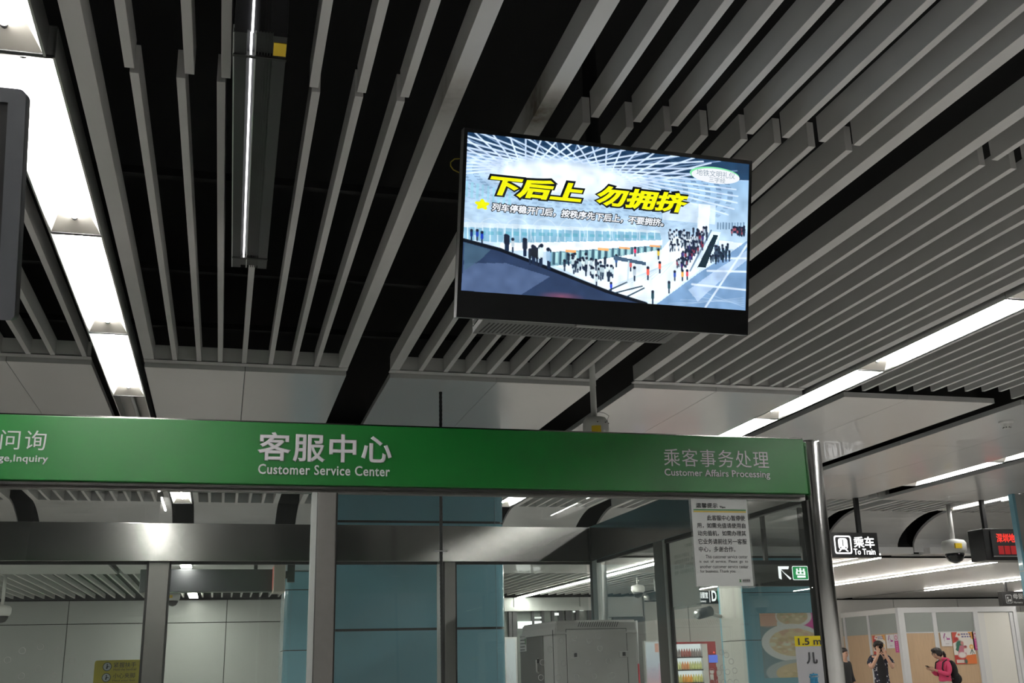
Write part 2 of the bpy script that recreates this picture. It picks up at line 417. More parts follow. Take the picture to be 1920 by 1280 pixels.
for k in range(10):
    x = 4.56+k*.1385
    slat(x, x+.028, NEAR1-.6, FAR1-.02*k+.03, 'narrow grey slat right of the right strip lights, %s from them' % ORD[k], 'slats right of the right strip lights')
for k in range(6):
    x = 6.08+k*.150
    slat(x, x+.028, 4.6, FAR1+.05, 'narrow grey slat in the far right corner field, %s from its left' % ORD[k], 'slats of the far right corner field')
for k, x in enumerate((-.957, -1.148, -1.294, -1.468, -1.62, -1.77, -1.92)):
    slat(x, x+.030, 2.2, FAR1+.08, 'narrow grey slat left of the left strip lights, %s from them' % ORD[k], 'slats left of the left strip lights')
def fascia(x0, x1, label):
    b = MB().box(x0, x1, 7.17, 7.185, H, H+.10); b.box(x0, x1, 7.17, 7.243, H-.002, H+.006)
    tag(b.build('ceiling_fascia', M['slat']), label, 'ceiling trim', 'cross strips closing the slat fields')
fascia(-2.4, -.905, 'grey cross strip closing the slats left of the left strip lights')
fascia(-.58, .747, 'grey cross strip closing the slat field left of the hanging screen')
fascia(1.036, 2.543, 'grey cross strip closing the slats below and behind the hanging screen')
fascia(2.83, 4.215, 'grey cross strip closing the slat field left of the right strip lights')
# dark carrier rails just above the slats
for y, nm in ((4.55, 'nearest'), (5.75, 'middle'), (6.78, 'farthest')):
    tag(MB().box(-2.4, 2.56, y, y+.04, H+.115, H+.15).build('carrier_rail', M['black']), 'thin black carrier rail across the slats, %s of three' % nm, 'rail', 'black carrier rails over the slats')

# ------------------------------------------------------------------ white ceiling panels behind the slats
def panels(x0, x1, rows, cols, zb=3.367, seam=None):
    xs = [x0+(x1-x0)*i/cols for i in range(cols+1)]
    if seam: xs = [x0]+seam+[x1]
    for i in range(len(xs)-1):
        for j in range(len(rows)-1):
            struct(MB().box(xs[i]+.0015, xs[i+1]-.0015, rows[j]+.0015, rows[j+1]-.0015, zb, zb+.042).build('ceiling', M['panel'], bevel=.002))
ROWS = [7.25, 8.93, 10.6, 12.3]
panels(-4.3, -2.8, ROWS, 2)
panels(-2.5, -.905, ROWS, 2, seam=[-1.42])
panels(-.58, .745, ROWS, 2, seam=[.066])
panels(1.045, 2.56, ROWS, 2, seam=[1.81])
panels(2.85, 4.23, ROWS, 2, seam=[3.51])
panels(4.585, 5.95, ROWS, 2, seam=[5.15])
panels(6.20, 7.74, ROWS, 2)
panels(8.13, 9.7, ROWS, 2)
panels(9.95, 11.5, ROWS, 2)
panels(11.75, 13.3, ROWS, 2)

# ------------------------------------------------------------------ recessed strip lights
LK = .987; LZ = 1.43+(H-1.43)*LK
def make_light(x, y, label, group, L=1.594*LK, w=.113*LK, z=LZ):
    t = thing('strip_light', label, 'light', (x, y, z), group)
    X = lambda a: x+a
    b = MB()
    for s in (-1, 1): b.box(X(s*w)-.004, X(s*w)+.004, y+.002, y+L-.002, z-.004, z+.11)
    b.box(X(-w), X(w), y+.002, y+.006, z-.003, z+.11); b.box(X(-w), X(w), y+L-.006, y+L-.002, z-.003, z+.11)
    b.box(X(-w), X(w), y, y+L, z+.108, z+.114)
    b.build('housing', M['alu'], t)
    a, e, c = w-.006, .20, .032; zt = z+.095; zb = z+.001
    r = MB(); y0, y1 = y+.012, y+L-.012
    P = [(X(-a), y0, zb), (X(a), y0, zb), (X(a), y1, zb), (X(-a), y1, zb), (X(-c), y0+e, zt), (X(c), y0+e, zt), (X(c), y1-e, zt), (X(-c), y1-e, zt)]
    r.add(P, [(4, 5, 6, 7), (0, 4, 7, 3), (1, 2, 6, 5)])
    r.build('reflector', M['reflector'], t)
    MB().quad(P[0], P[1], P[5], P[4]).build('end_plate', M['endplate'], t); MB().quad(P[3], P[7], P[6], P[2]).build('end_plate', M['endplate'], t)
    for ya in (y+.002, y+L-.012): MB().box(X(-w), X(w), ya, ya+.010, z-.003, z+.006).build('end_rim', M['darkgrey'], t)
    MB().tube([(x, y0+.07, z+.05), (x, y1-.07, z+.05)], .013, 10).build('tube', M['tube'], t, smooth=True)
    for yy in (y0+.060, y1-.085):
        MB().tube([(x, yy, z+.05), (x, yy+.025, z+.05)], .0165, 12).build('lamp_holder', M['holder'], t, smooth=True)
    return t
GA, GB, GC = 'left row of strip lights', 'right row of strip lights', 'far right row of strip lights'
P_ = 1.594
U0 = make_light(-.775*LK, (3.44-P_)*LK, 'lit strip light at the top left corner, half behind the black monitor edge', GA)
for k, lb in enumerate(('lit strip light of the left row beside the black monitor, second from the top', 'lit strip light of the left row, third from the top, below the monitor edge', 'lit strip light with dead insects, last of the left row before the bare tray')):
    dup(U0, ((-.747)*LK, (3.438+k*P_)*LK, LZ), lb)
for k in range(1, 5): dup(U0, ((-.775)*LK, (3.44-P_*(k+1))*LK, LZ), 'lit strip light of the left row, above and behind the picture, %s back' % ORD[k-1])
for k, lb in ((0, 'lit strip light of the right row, cut by the right picture edge'), (1, 'lit strip light of the right row, second from the right picture edge'), (2, 'lit strip light of the right row over the white panels, just above the green sign'), (3, 'lit strip light of the right row hidden lowest behind the green sign')):
    dup(U0, ((4.415)*LK, (3.42+k*P_ if k else 3.42)*LK, LZ), lb, GB)
for k in range(1, 6): dup(U0, ((4.415)*LK, (3.42-P_*k)*LK, LZ), 'lit strip light of the right row before the picture, %s back' % ORD[k-1], GB)
for k, lb in ((0, 'lit strip light of the far right row, ending over the black slot'), (1, 'lit strip light of the far right row, at the right picture edge')):
    dup(U0, ((7.93)*LK, (11.4-P_*(k+1))*LK, LZ), lb, GC)
for k in range(2, 10): dup(U0, ((7.93)*LK, (11.4-P_*(k+1))*LK, LZ), 'lit strip light of the far right row, outside the picture, %s back' % ORD[k-2], GC)
dup(U0, (-.53, 13.70-P_, H), 'lit strip light seen through the booth glass left of the centre post', 'strip lights behind the booth')
dup(U0, (3.42, 13.62-P_, H), 'lit strip light seen through the booth glass right of the blue column', 'strip lights behind the booth')
dup(U0, (9.87, 13.40-P_, H), 'lit strip light over the black ceiling arc beside the camera pole', 'strip lights behind the booth')
# bare tray continuing the left row
t = thing('empty_light_tray', 'unlit bare metal light tray running on behind the green sign at left', 'light', (-.747, 8.235, H))
MB().box(-.86, -.634, 8.235, 11.4, H+.09, H+.10).build('housing', M['steeldull'], t)
for s in (-.862, -.638): MB().box(s, s+.006, 8.235, 11.4, H-.004, H+.10).build('side_rail', M['alu'], t)
MB().tube([(-.747, 8.28, H+.05), (-.747, 11.3, H+.05)], .014, 10).build('tube', M['white'], t)
# dead insects in the last lit unit of the left row
q = MB()
for k in range(26):
    a, r = random.random()*6.3, random.random()**.6
    x, y = -.80+.035*math.cos(a)*r, 7.55+.45*math.sin(a)*r
    q.ball((x*LK, y*LK, LZ+.010), .003+.003*random.random(), .005+.004*random.random(), .003, 6, 4)
tag(stuff(q.build('insects', M['wood'])), 'scatter of dead insects lying in the last strip light of the left row', 'insects')

# ------------------------------------------------------------------ second slat field, curved cornice, low ceiling
def field(x0, x1, tagname, y0=12.33, y1=13.55):
    slat(x0, x0+.06, y0, y1, 'wide left edge slat of the %s' % tagname, 'far slats')
    slat(x1-.06, x1, y0, y1, 'wide right edge slat of the %s' % tagname, 'far slats')
    n = max(1, round((x1-x0)/.155)-1)
    for k in range(n):
        x = x0+.03+(x1-x0-.06)*(k+1)/(n+1)
        slat(x-.015, x+.015, y0, y1, 'narrow slat %s from left, %s' % (ORD[k], tagname), 'far slats')
    struct(MB().box(x0, x1, y1, y1+.015, H, H+.11).build('trim_1', M['slat']))
PROF = [(13.56, 3.40), (13.70, 3.385), (13.85, 3.355), (14.0, 3.31), (14.15, 3.25), (14.28, 3.18), (14.37, 3.11), (14.42, 3.04), (14.44, 2.92)]
def cornice(x0, x1):
    poly = PROF+[(y+.03, z+.03) for y, z in PROF[::-1]]
    b = MB().prism(poly, 0, x0, x1)
    o = struct(b.build('trim_2', M['panel'])); return o
FIELDS = [(-4.6, -2.45, 'slat field at far left behind the booth'), (-2.2, -.66, 'slat field behind the booth left of its strip light'), (-.40, .595, 'slat field behind the booth right of its strip light'),
          (.85, 3.28, 'slat field over the blue column'), (3.58, 4.62, 'slat field behind the booth right of the blue column'), (4.92, 6.6, 'slat field seen over the booth corner'),
          (6.75, 8.30, 'slat field over the hanging train sign'), (8.55, 9.74, 'slat field between the train sign and the camera pole'), (10.02, 12.0, 'slat field behind the red display'), (12.3, 14, 'slat field at the far right')]
for a, b_, n in FIELDS:
    field(a, b_, n); cornice(a, b_)
struct(MB().box(-4.6, 14.5, 14.62, 14.70, 2.86, 3.55).build('trim_3', M['black']))
for x0, x1 in ((-4.6, 9.9), (10.18, 14.4)):
    struct(MB().box(x0, x1, 14.28, 14.56, 2.885, 2.98).build('trim_4', M['panel'], bevel=.004))
# low ceiling beyond: flat sheets with narrow joints, then slats on the left
for x0, x1 in ((-4.6, -1.55), (-1.45, 9.0), (9.0, 9.36), (9.74, 11.95), (12.25, 15.4), (15.7, 20)):
    yb = 17.5 if x1 <= 9.01 else 25.5
    struct(MB().box(x0, x1, 14.56, yb, 2.88, 2.91).build('ceiling', M['panel']))
for x0 in (9.36, 11.95, 15.4):
    struct(MB().box(x0, x0+.38 if x0 < 10 else x0+.3, 14.56, 25.5, 2.90, 2.93).build('ceiling', M['panel']))
struct(MB().box(-14, 34, 14.56, 25.5, 3.0, 3.06).build('ceiling', M['black']))
GL = 'low ceiling slats before the back wall'
def nth(i):
    return '%d%s' % (i, 'th' if 10 < i % 100 < 14 else {1: 'st', 2: 'nd', 3: 'rd'}.get(i % 10, 'th'))
for k in range(72):
    x = -4.55+k*.188
    slat(x, x+.03, 17.55, 23.4, 'narrow low slat before the back wall, %s from the left end' % nth(k+1), GL, 2.90, .08)
def slim(x, y0, y1, label, w=.032, z=2.849):
    t = thing('slim_light', label, 'light', (x, y0, z), 'slim lights of the low ceiling')
    MB().box(x-w/2-.008, x+w/2+.008, y0, y1, z+.012, z+.03).build('housing', M['alu'], t)
    MB().box(x-w/2, x+w/2, y0+.01, y1-.01, z, z+.012).build('diffuser', M['slim'], t)
slim(9.55, 14.62, 22.5, 'slim warm ceiling light under the train sign, nearest of three')
slim(12.10, 15.1, 24.5, 'long slim warm ceiling light crossing the low ceiling, middle of three')
slim(15.55, 18.0, 22.2, 'slim warm ceiling light above the nursery wall, farthest of three')
slim(6.3, 14.8, 24.0, 'slim bright ceiling light seen through the booth beyond the grey cabinet', .10)
slim(-.52, 15.5, 16.2, 'short bright ceiling light seen under the rear steel band left', .14)
slim(-.56, 21.2, 22.8, 'short bright ceiling light just before the back wall', .16)
slim(-3.4, 14.65, 15.6, 'added short ceiling light, unseen behind the rear steel band, farther left', .11)  # unseen lamp, added to brighten the back wall at left
slim(-1.9, 14.65, 15.6, 'added short ceiling light, unseen behind the rear steel band, nearer the left post', .11)  # second unseen lamp added for the dim left back wall
slim(-6.2, 14.8, 22, 'added long ceiling light, unseen beyond the left picture edge', .05)  # added out of view for more light on the left side
slim(19.0, 15.0, 23.5, 'added slim ceiling light, unseen beyond the right picture edge, nearer row')  # row spacing carried on out of view, added to brighten the nursery front
slim(22.4, 15.0, 23.5, 'added slim ceiling light, unseen beyond the right picture edge, farther row')  # further unseen row at the same spacing, added for the same front
# ------------------------------------------------------------------ service booth
YF, YB = 5.0, 8.7
ZB0, ZB1 = 2.242, 2.528
booth = thing('service_booth', 'glass service booth with brushed steel frame and wide green sign band', 'booth', (1.0, YF, 0))
sb = MB().box(-3.2, 2.893, YF, YF+.09, ZB0, ZB1).build('sign_band', M['green'], booth, bevel=.004)
sb['label'] = 'green sign band with silver letters'
MB().box(-3.2, 2.89, YF+.004, YF+.10, ZB1, ZB1+.006).build('top_rail', M['steel'], booth)
MB().box(-3.2, 2.89, YF+.034, YF+.08, ZB0-.03, ZB0).build('sill_rail', M['steeldull'], booth)
MB().box(-3.2, 2.87, YF+.003, YF+.014, ZB0-.017, ZB0-.006).build('seal_strip', M['seal'], booth)
MB().lathe((2.955, YF+.056, 0), [(.058, 0), (.058, ZB1-.012), (.055, ZB1-.002), (.050, ZB1)], 36).build('corner_post', M['chrome'], booth, smooth=True)
def zrect(x0, y0, x1, y1, Y, ox, oy, s):
    """rectangle on the plane Y under a photo patch, as (l, r, b, t)"""
    ym = (y0+y1)/2; xm = (x0+x1)/2
    l = aty(ox+x0/s, oy+ym/s, Y); r = aty(ox+x1/s, oy+ym/s, Y); b = aty(ox+xm/s, oy+y1/s, Y); t = aty(ox+xm/s, oy+y0/s, Y)
    return (l[0], r[0], b[2], t[2])
def front(Y): return frame((0, Y, 0), (1, 0, 0), (0, 0, 1))
F0 = front(YF-.001)
for body, rc, bold, sp in (('客服中心', zrect(172, 130, 1180, 349, YF, 440, 780, 4), .026, 1.12), ('Customer Service Center', zrect(175, 368, 1165, 444, YF, 440, 780, 4), .020, 1.08),
                           ('乘客事务处理', zrect(177, 172, 962, 303, YF, 1200, 800, 4), .0, 1.1), ('Customer Affairs Processing', zrect(183, 322, 973, 390, YF, 1200, 800, 4), .018, 1.02),
                           ('问询', zrect(5, 185, 347, 333, YF, 0, 760, 4), .0, 1.15), ('ge,Inquiry', zrect(-14, 370, 362, 439, YF, 0, 760, 4), .020, 1.05)):
    lettering(body, rc, M['letter'], sb, F0, bold=bold, space=sp)
# front posts, seals and panes
MB().box(.396, .482, YF+.005, YF+.09, 0, ZB0-.03).build('front_post', M['steeldull'], booth, bevel=.004)
MB().box(.372, .395, YF+.02, YF+.075, 0, ZB0-.03).build('post_channel', M['channelgrey'], booth)
MB().box(.483, .489, YF+.02, YF+.07, .95, ZB0-.03).build('seal_strip', M['seal'], booth)
MB().box(2.884, 2.896, YF+.015, YF+.07, .95, ZB0-.03).build('seal_strip', M['seal'], booth)
pl = MB().box(-3.2, .372, YF+.037, YF+.045, .95, ZB0-.03).build('front_pane', M['glass'], booth)
pr = MB().box(  .489, 2.882, YF+.037, YF+.045, .95, ZB0-.03).build('front_pane', M['glass'], booth)
cp = MB().box(-3.2, 2.89, YF+.02, YF+.08, 0, .95).build('counter_panel', M['steel'], booth)
# speaking holes drilled in the panes
hole_me = None
def hole(px, py, pane):
    global hole_me
    p = aty(px, py, YF+.034)
    if hole_me is None:
        o = MB().torus(tuple(p), .0125, .0010, 'y', 20, 6).build('speaking_hole', M['holerim'], pane, smooth=True); hole_me = o
    else:
        o = hole_me.copy(); COL.objects.link(o); o.parent = pane; o.location = Vector(p)-Vector(WL[pane.name])
for x, y in ((220, 960), (402, 922), (582, 955), (72, 1052), (718, 1055), (382, 1140), (212, 1212), (535, 1212), (797, 1200)):
    hole(x/5.334, 1040+y/5.334, pl)
for x, y in ((600, 857), (732, 826), (882, 855), (972, 812), (490, 945), (990, 932), (745, 1005), (622, 1085), (873, 1076), (1073, 1060), (573, 1225), (754, 1217), (931, 1212), (1110, 1206), (412, 1075), (395, 1225)):
    hole(940+x/5.334, 1040+y/5.334, pr)
for x, y in ((1030, 895), (1092, 928), (1152, 1008), (1045, 1085), (1105, 1140), (1196, 1125), (910, 1130), (998, 1150), (910, 1270), (990, 1270), (1060, 1270), (1137, 1270), (1215, 1270)):
    hole(1200+x/6.737, 1090+y/6.737, pr)
# rear frame
MB().hexa([(-3.2, YB-.074, ZB0), (2.95, YB, ZB0), (2.95, YB+.06, ZB0), (-3.2, YB+.06, ZB0), (-3.2, YB-.074, ZB1), (2.95, YB, ZB1), (2.95, YB+.06, ZB1), (-3.2, YB+.06, ZB1)]).build('rear_band', M['steel'], booth, bevel=.003)
MB().lathe((3.02, YB+.03, 0), [(.07, 0), (.07, ZB1+.004), (.062, ZB1+.008)], 32).build('corner_post', M['steeldull'], booth, smooth=True)
for x0, x1 in ((-.553, -.405), (1.712, 1.80)):
    MB().box(x0, x1, YB+.005, YB+.055, 0, ZB0).build('rear_post', M['steeldull'], booth, bevel=.004)
for x0, x1 in ((-.568, -.554), (-.404, -.392), (1.69, 1.711), (1.801, 1.812)):
    MB().box(x0, x1, YB+.012, YB+.05, .9, ZB0).build('seal_strip', M['seal'], booth)
MB().box(1.655, 1.689, YB+.012, YB+.05, .9, ZB0).build('post_channel', M['channelgrey'], booth)
for x0, x1 in ((-3.2, -.568), (-.392, 1.655), (1.812, 2.92)):
    MB().box(x0, x1, YB+.025, YB+.033, .9, ZB0).build('rear_pane', M['glassback'], booth)
MB().box(-3.2, 2.95, YB+.012, YB+.05, ZB0-.018, ZB0).build('seal_strip', M['seal'], booth)
MB().box(-3.2, 2.95, YB+.01, YB+.05, 0, .9).build('rear_panel', M['steel'], booth)
# right side frame
MB().box(2.94, 2.985, YF+.10, YB-.04, ZB0, ZB1).build('side_band', M['steel'], booth, bevel=.003)
MB().box(2.945, 2.985, 7.13, 7.30, 0, ZB0).build('side_post', M['steeldull'], booth, bevel=.003)
MB().box(2.945, 2.985, 7.09, 7.125, 0, ZB0).build('post_channel', M['channelgrey'], booth)
MB().box(2.955, 2.98, 7.07, 7.089, 0, ZB0).build('seal_strip', M['seal'], booth)
MB().box(2.945, 2.985, 8.55, 8.66, 0, ZB0).build('post_channel', M['channelgrey'], booth)
for y0, y1 in ((YF+.11, 7.07), (7.30, 8.55)):
    MB().box(2.962, 2.97, y0, y1, .9, ZB0-.01).build('side_pane', M['glassback'], booth)
MB().box(2.95, 2.98, YF+.11, 8.60, 0, .9).build('side_panel', M['steel'], booth)
MB().box(2.95, 2.98, YF+.11, 8.60, ZB0-.022, ZB0).build('seal_strip', M['seal'], booth)

# laminated notice taped under the green band
def notice_lines(parent, fr, Rc, m, mirror=False):
    for body, x0, y0, x1, y1, bold in (('温馨提示', 350, 145, 610, 205, .012), ('Tips', 632, 182, 703, 213, .02), ('此客服中心暂停使', 485, 293, 938, 358, .004), ('用，如需充值请使用自', 365, 385, 943, 449, .004),
            ('动充值机，如需办理其', 372, 477, 950, 542, .004), ('它业务请前往另一客服', 378, 574, 960, 640, .004), ('中心，多谢合作。', 385, 667, 822, 735, .004),
            ('This customer service center', 467, 768, 970, 810, .0), ('is  out  of  service.  Please  go  to', 393, 828, 975, 873, .0), ('another customer service center', 398, 888, 980, 928, .0), ('for business. Thank you.', 402, 945, 830, 990, .0), ('深圳地铁', 908, 1061, 1003, 1085, .02)):
        lettering(body, Rc(x0, y0, x1, y1), m, parent, fr, bold=bold, mirror=mirror)
nt_ = thing('paper_notice', 'white out-of-service notice in plastic film taped inside the front glass under the green band', 'notice', aty(1354, 1017, YF+.03))
NY = YF+.031
l, r, b, t_ = zrect(298, 98, 1040, 1145, NY, 1250, 920, 6.4)
l0 = aty(1296.6, 934.8, NY)[0]; r0 = aty(1412.5, 1098, NY)[0]; l0 = (l0+aty(1304.7, 1099, NY)[0])/2; r0 = (r0+aty(1399, 936, NY)[0])/2
tp = aty(1348, 935.5, NY)[2]; bt = aty(1358, 1098.5, NY)[2]
FN = front(NY-.0012)
MB().box(l0, r0, NY-.001, NY, bt, tp).build('sheet', M['paper'], nt_)
q = MB()
pts = []
rr = random.Random(3)
m_ = .010
def jag(a, b_, n): return [(a[0]+(b_[0]-a[0])*i/n+rr.uniform(-.0025, .0025), a[1]+(b_[1]-a[1])*i/n+rr.uniform(-.0025, .0025)) for i in range(n)]
cs = [(l0-m_*.6, bt-m_), (r0+m_, bt-m_), (r0+m_, tp+m_*.6), (l0-m_*1.2, tp+m_*.6)]
ol = jag(cs[0], cs[1], 24)+jag(cs[1], cs[2], 34)+jag(cs[2], cs[3], 24)+jag(cs[3], cs[0], 34)
MB().prism(ol, 1, NY+.0002, NY+.0012).build('plastic_film', M['film'], nt_)
def Rn(x0, y0, x1, y1): return zrect(x0, y0, x1, y1, NY-.0012, 1250, 920, 6.4)
notice_lines(nt_, FN, Rn, M['ink'])
a = zrect(320, 222, 948, 236, NY, 1250, 920, 6.4); flat([rectp(*a)], M['gline'], nt_, FN, 'green_rule')
a = zrect(320, 242, 948, 258, NY, 1250, 920, 6.4); flat([rectp(*a)], M['yline'], nt_, FN, 'yellow_rule')
a = zrect(868, 1060, 898, 1096, NY, 1250, 920, 6.4); lx, rx, bx, tx = a; wx = (rx-lx)*.34
flat([[(lx, bx), (lx+wx, bx), (rx, tx), (rx-wx, tx)], [(rx-wx, bx), (rx, bx), (lx+wx, tx), (lx, tx)]], M['gline'], nt_, FN, 'emblem')
a = zrect(908, 1089, 1003, 1094, NY, 1250, 920, 6.4); flat([rectp(*a)], M['ink'], nt_, FN, 'small_print')
papermat = bpy.data.materials.new('paper_back'); papermat.use_nodes = True
nt3 = papermat.node_tree; nt3.nodes.clear(); o3 = nt3.nodes.new('ShaderNodeOutputMaterial'); d3 = nt3.nodes.new('ShaderNodeBsdfDiffuse'); d3.inputs[0].default_value = (.86, .85, .83, 1)
r3 = nt3.nodes.new('ShaderNodeBsdfTranslucent'); r3.inputs[0].default_value = (.90, .89, .87, 1); m3 = nt3.nodes.new('ShaderNodeMixShader'); m3.inputs[0].default_value = .45
nt3.links.new(d3.outputs[0], m3.inputs[1]); nt3.links.new(r3.outputs[0], m3.inputs[2]); nt3.links.new(m3.outputs[0], o3.inputs[0])
# second notice on the side glass, seen from behind
n2 = thing('paper_notice', 'faded notice on the side glass of the booth, seen from its grey back', 'notice', (2.975, 6.84, 2.0))
XS = 2.973
MB().box(XS, XS+.001, 6.62, 7.066, 1.785, 2.215).build('sheet', papermat, n2)
MB().box(XS+.0012, XS+.002, 6.606, 7.068, 1.768, 2.219).build('plastic_film', M['film'], n2)
F2 = frame((XS-.001, 6.84, 2.0), (0, -1, 0), (0, 0, 1))
def Rs(x0, y0, x1, y1):
    f = lambda x: (x-670)/742*.40; g = lambda y: (620-y)/1047*.40
    return (f(x0), f(x1), g(y1), g(y0))
for y0, y1, x0, x1 in ((145, 205, 350, 610), (293, 358, 485, 938), (385, 449, 365, 943), (477, 542, 372, 950), (574, 640, 378, 960)):
    pass
for body, x0, y0, x1, y1 in (('温馨提示', 350, 145, 610, 205), ('此客服中心暂停使', 485, 293, 938, 358), ('用，如需充值请使用自', 365, 385, 943, 449), ('动充值机，如需办理其', 372, 477, 950, 542), ('它业务请前往另一客服', 378, 574, 960, 640)):
    l_, r_, b_, t2 = Rs(x0, y0, x1, y1); lettering(body, (-r_, -l_, b_, t2), M['inkgrey2'], n2, F2, mirror=True)
rr = random.Random(5)
q = MB()
q.prism([(6.612+.01*rr.random(), 1.80+i*.01) for i in range(3)]+[(6.59, 1.9), (6.60, 2.2), (6.622, 2.2), (6.624, 1.8)], 0, XS-.002, XS-.001)
q.build('tape', M['film'], n2)
# height-limit sticker beside the right post
st = thing('height_sticker', 'grey and yellow 1.5 m child height sticker on the glass beside the right post', 'sticker', (2.81, YF+.03, 1.4))
YS = YF+.0142
MB().box(2.741, 2.883, YS-.001, YS, .96, 1.492).build('backing', mat('sticker_grey', (.42, .42, .44), .5), st)
MB().box(2.741, 2.8835, YS-.0016, YS-.0006, 1.488, 1.537).build('yellow_strip', mat('sticker_yellow', (.72, .58, .01), .5), st)
FS = front(YS-.0018)
lettering('1.5 m', zrect(490, 848, 712, 915, YS, 1400, 1030, 5.12), M['ink'], st, FS, bold=.02)
lettering('儿', zrect(568, 985, 676, 1098, YS, 1400, 1030, 5.12), M['ink'], st, FS, bold=.035)
lettering('童', zrect(598, 1182, 690, 1300, YS, 1400, 1030, 5.12), M['char'], st, FS, bold=.03)

# flexible black conduit from the ceiling into the booth
pts = [aty(826, 720, 7.6), aty(826.5, 900, 7.62), aty(827, 1033, 7.65), aty(829, 1200, 7.7), aty(830.5, 1300, 7.72)]
pts[0][2] = 3.375
cd = thing('cable_conduit', 'black flexible cable conduit hanging from the ceiling panel into the booth', 'conduit', pts[0])
b = MB(); P3 = []
for i in range(len(pts)-1):
    for k in range(40): P3.append(pts[i]+(pts[i+1]-pts[i])*k/40)
P3.append(pts[-1]); P3.append(np.array([pts[-1][0], 7.75, .0]))
b.tube([tuple(p) for p in P3], [.0125 if i % 2 else .0105 for i in range(len(P3))], 10)
b.build('hose', M['dark'], cd, smooth=True)
p = aty(827, 1033, 7.65)
MB().torus(tuple(p), .016, .004, 'z', 16, 6).box(p[0]-.045, p[0]+.045, p[1]-.003, p[1]+.003, p[2]-.004, p[2]+.004).build('clamp', M['alu'], cd)

# ------------------------------------------------------------------ grey cabinet inside the booth
cb = thing('equipment_cabinet', 'tall grey metal equipment cabinet standing inside the booth behind the drilled glass', 'cabinet', (2.555, 7.5, 0))
cx0, cx1, cy0, cy1, cz = 2.262, 2.862, 7.50, 8.40, 1.722
MB().hexa([(cx0, cy0, 0), (cx1, cy0, 0), (cx1, cy1, 0), (cx0, cy1, 0), (cx0, cy0, cz-.005), (cx1, cy0, cz-.005), (cx1, cy1, cz-.005), (cx0, cy1, cz-.005)]).build('body', M['cabinet'], cb, bevel=.01)
b = MB().hexa([(cx0-.012, cy0-.006, cz-.09), (cx1+.004, cy0-.006, cz-.09), (cx1+.004, cy1+.01, cz-.09), (cx0-.012, cy1+.01, cz-.09), (cx0+.01, cy0+.02, cz+.004), (cx1-.004, cy0+.02, cz+.004), (cx1-.004, cy1-.02, cz+.004), (cx0+.01, cy1-.02, cz+.004)])
b.build('top_cover', M['cabinet'], cb, bevel=.004)
FC = front(cy0-.004)
def zc(x0, y0, x1, y1, Y=7.49): return zrect(x0, y0, x1, y1, Y, 940, 1040, 5.334)
l, r, b_, t_ = zc(665, 742, 1268, 1500)
dr = MB().box(l, r, cy0-.006, cy0+.002, .15, t_).build('door', M['cabinet'], cb, bevel=.002)
MB().box(l-.004, l+.002, cy0-.003, cy0-.001, .15, t_+.004).box(r-.002, r+.004, cy0-.003, cy0-.001, .15, t_+.004).box(l, r, cy0-.003, cy0-.001, t_, t_+.004).build('door_gap', M['seal'], cb)
l2 = zc(517, 745, 530, 800)[0]
MB().box(l2-.002, l2+.002, cy0-.002, cy0, .1, t_).build('panel_joint', M['seal'], cb)
for k in range(18):
    x = 765+k*22.5
    c = [zc(x, 718, x+1, 719), zc(x+18, 665, x+19, 666)]
    xa, za, xb, zb_ = c[0][0], c[0][2], c[1][0], c[1][2]
    flat([[(xa, za), (xa+.0045, za), (xb+.0045, zb_), (xb, zb_)]], M['seal'], cb, front(cy0-.007), 'vent_slot')
for x0, y0, x1, y1 in ((693, 965, 783, 1038), (1177, 960, 1268, 1022)):
    l, r, b_, t_ = zc(x0, y0, x1, y1)
    lk = MB().box(l, r, cy0-.012, cy0-.006, b_, t_).build('latch', M['cabinet'], dr, bevel=.003)
    MB().box((l+r)/2-.008, (l+r)/2+.012, cy0-.018, cy0-.012, (b_+t_)/2-.012, (b_+t_)/2+.014).build('latch_key', M['darkgrey'], dr)
# darker perforated side door with handle, labels
XL = cx0-.003
p0 = atx(940+415/5.334, 1040+765/5.334, XL); p1 = atx(940+190/5.334, 1040+830/5.334, XL)
sd = MB().box(XL-.003, XL+.003, p0[1], p1[1], .1, (p0[2]+p1[2])/2).build('side_door', M['mesh'], cb, bevel=.002)
hx = atx(940+380/5.334, 1040+1110/5.334, XL)
MB().tube([(XL-.004, hx[1], hx[2]+.05), (XL-.02, hx[1], hx[2]+.04), (XL-.02, hx[1], hx[2]-.04), (XL-.004, hx[1], hx[2]-.05)], .007, 8).build('handle', M['cabinet'], sd, smooth=True)
MB().box(XL-.02, XL-.004, hx[1]-.015, hx[1]+.015, hx[2]+.02, hx[2]+.05).build('lock', M['darkgrey'], sd)
FSide = frame((XL-.005, 0, 0), (0, -1, 0), (0, 0, 1))
def zs(x0, y0, x1, y1):
    a_ = atx(940+x0/5.334, 1040+(y0+y1)/2/5.334, XL-.005); c_ = atx(940+x1/5.334, 1040+(y0+y1)/2/5.334, XL-.005)
    d_ = atx(940+(x0+x1)/2/5.334, 1040+y0/5.334, XL-.005); e_ = atx(940+(x0+x1)/2/5.334, 1040+y1/5.334, XL-.005)
    return (-a_[1], -c_[1], e_[2], d_[2])
lab = flat([rectp(*zs(186, 800, 252, 965))], M['paper'], cb, FSide, 'paper_label')
flat([rectp(*zs(192, y, 238, y+9)) for y in (815, 848, 882, 915, 945)], M['ink'], lab, FSide, 'print_lines', lift=.002)
flat([rectp(*zs(238, 835, 247, 895))], M['gline'], lab, FSide, 'green_mark', lift=.002)
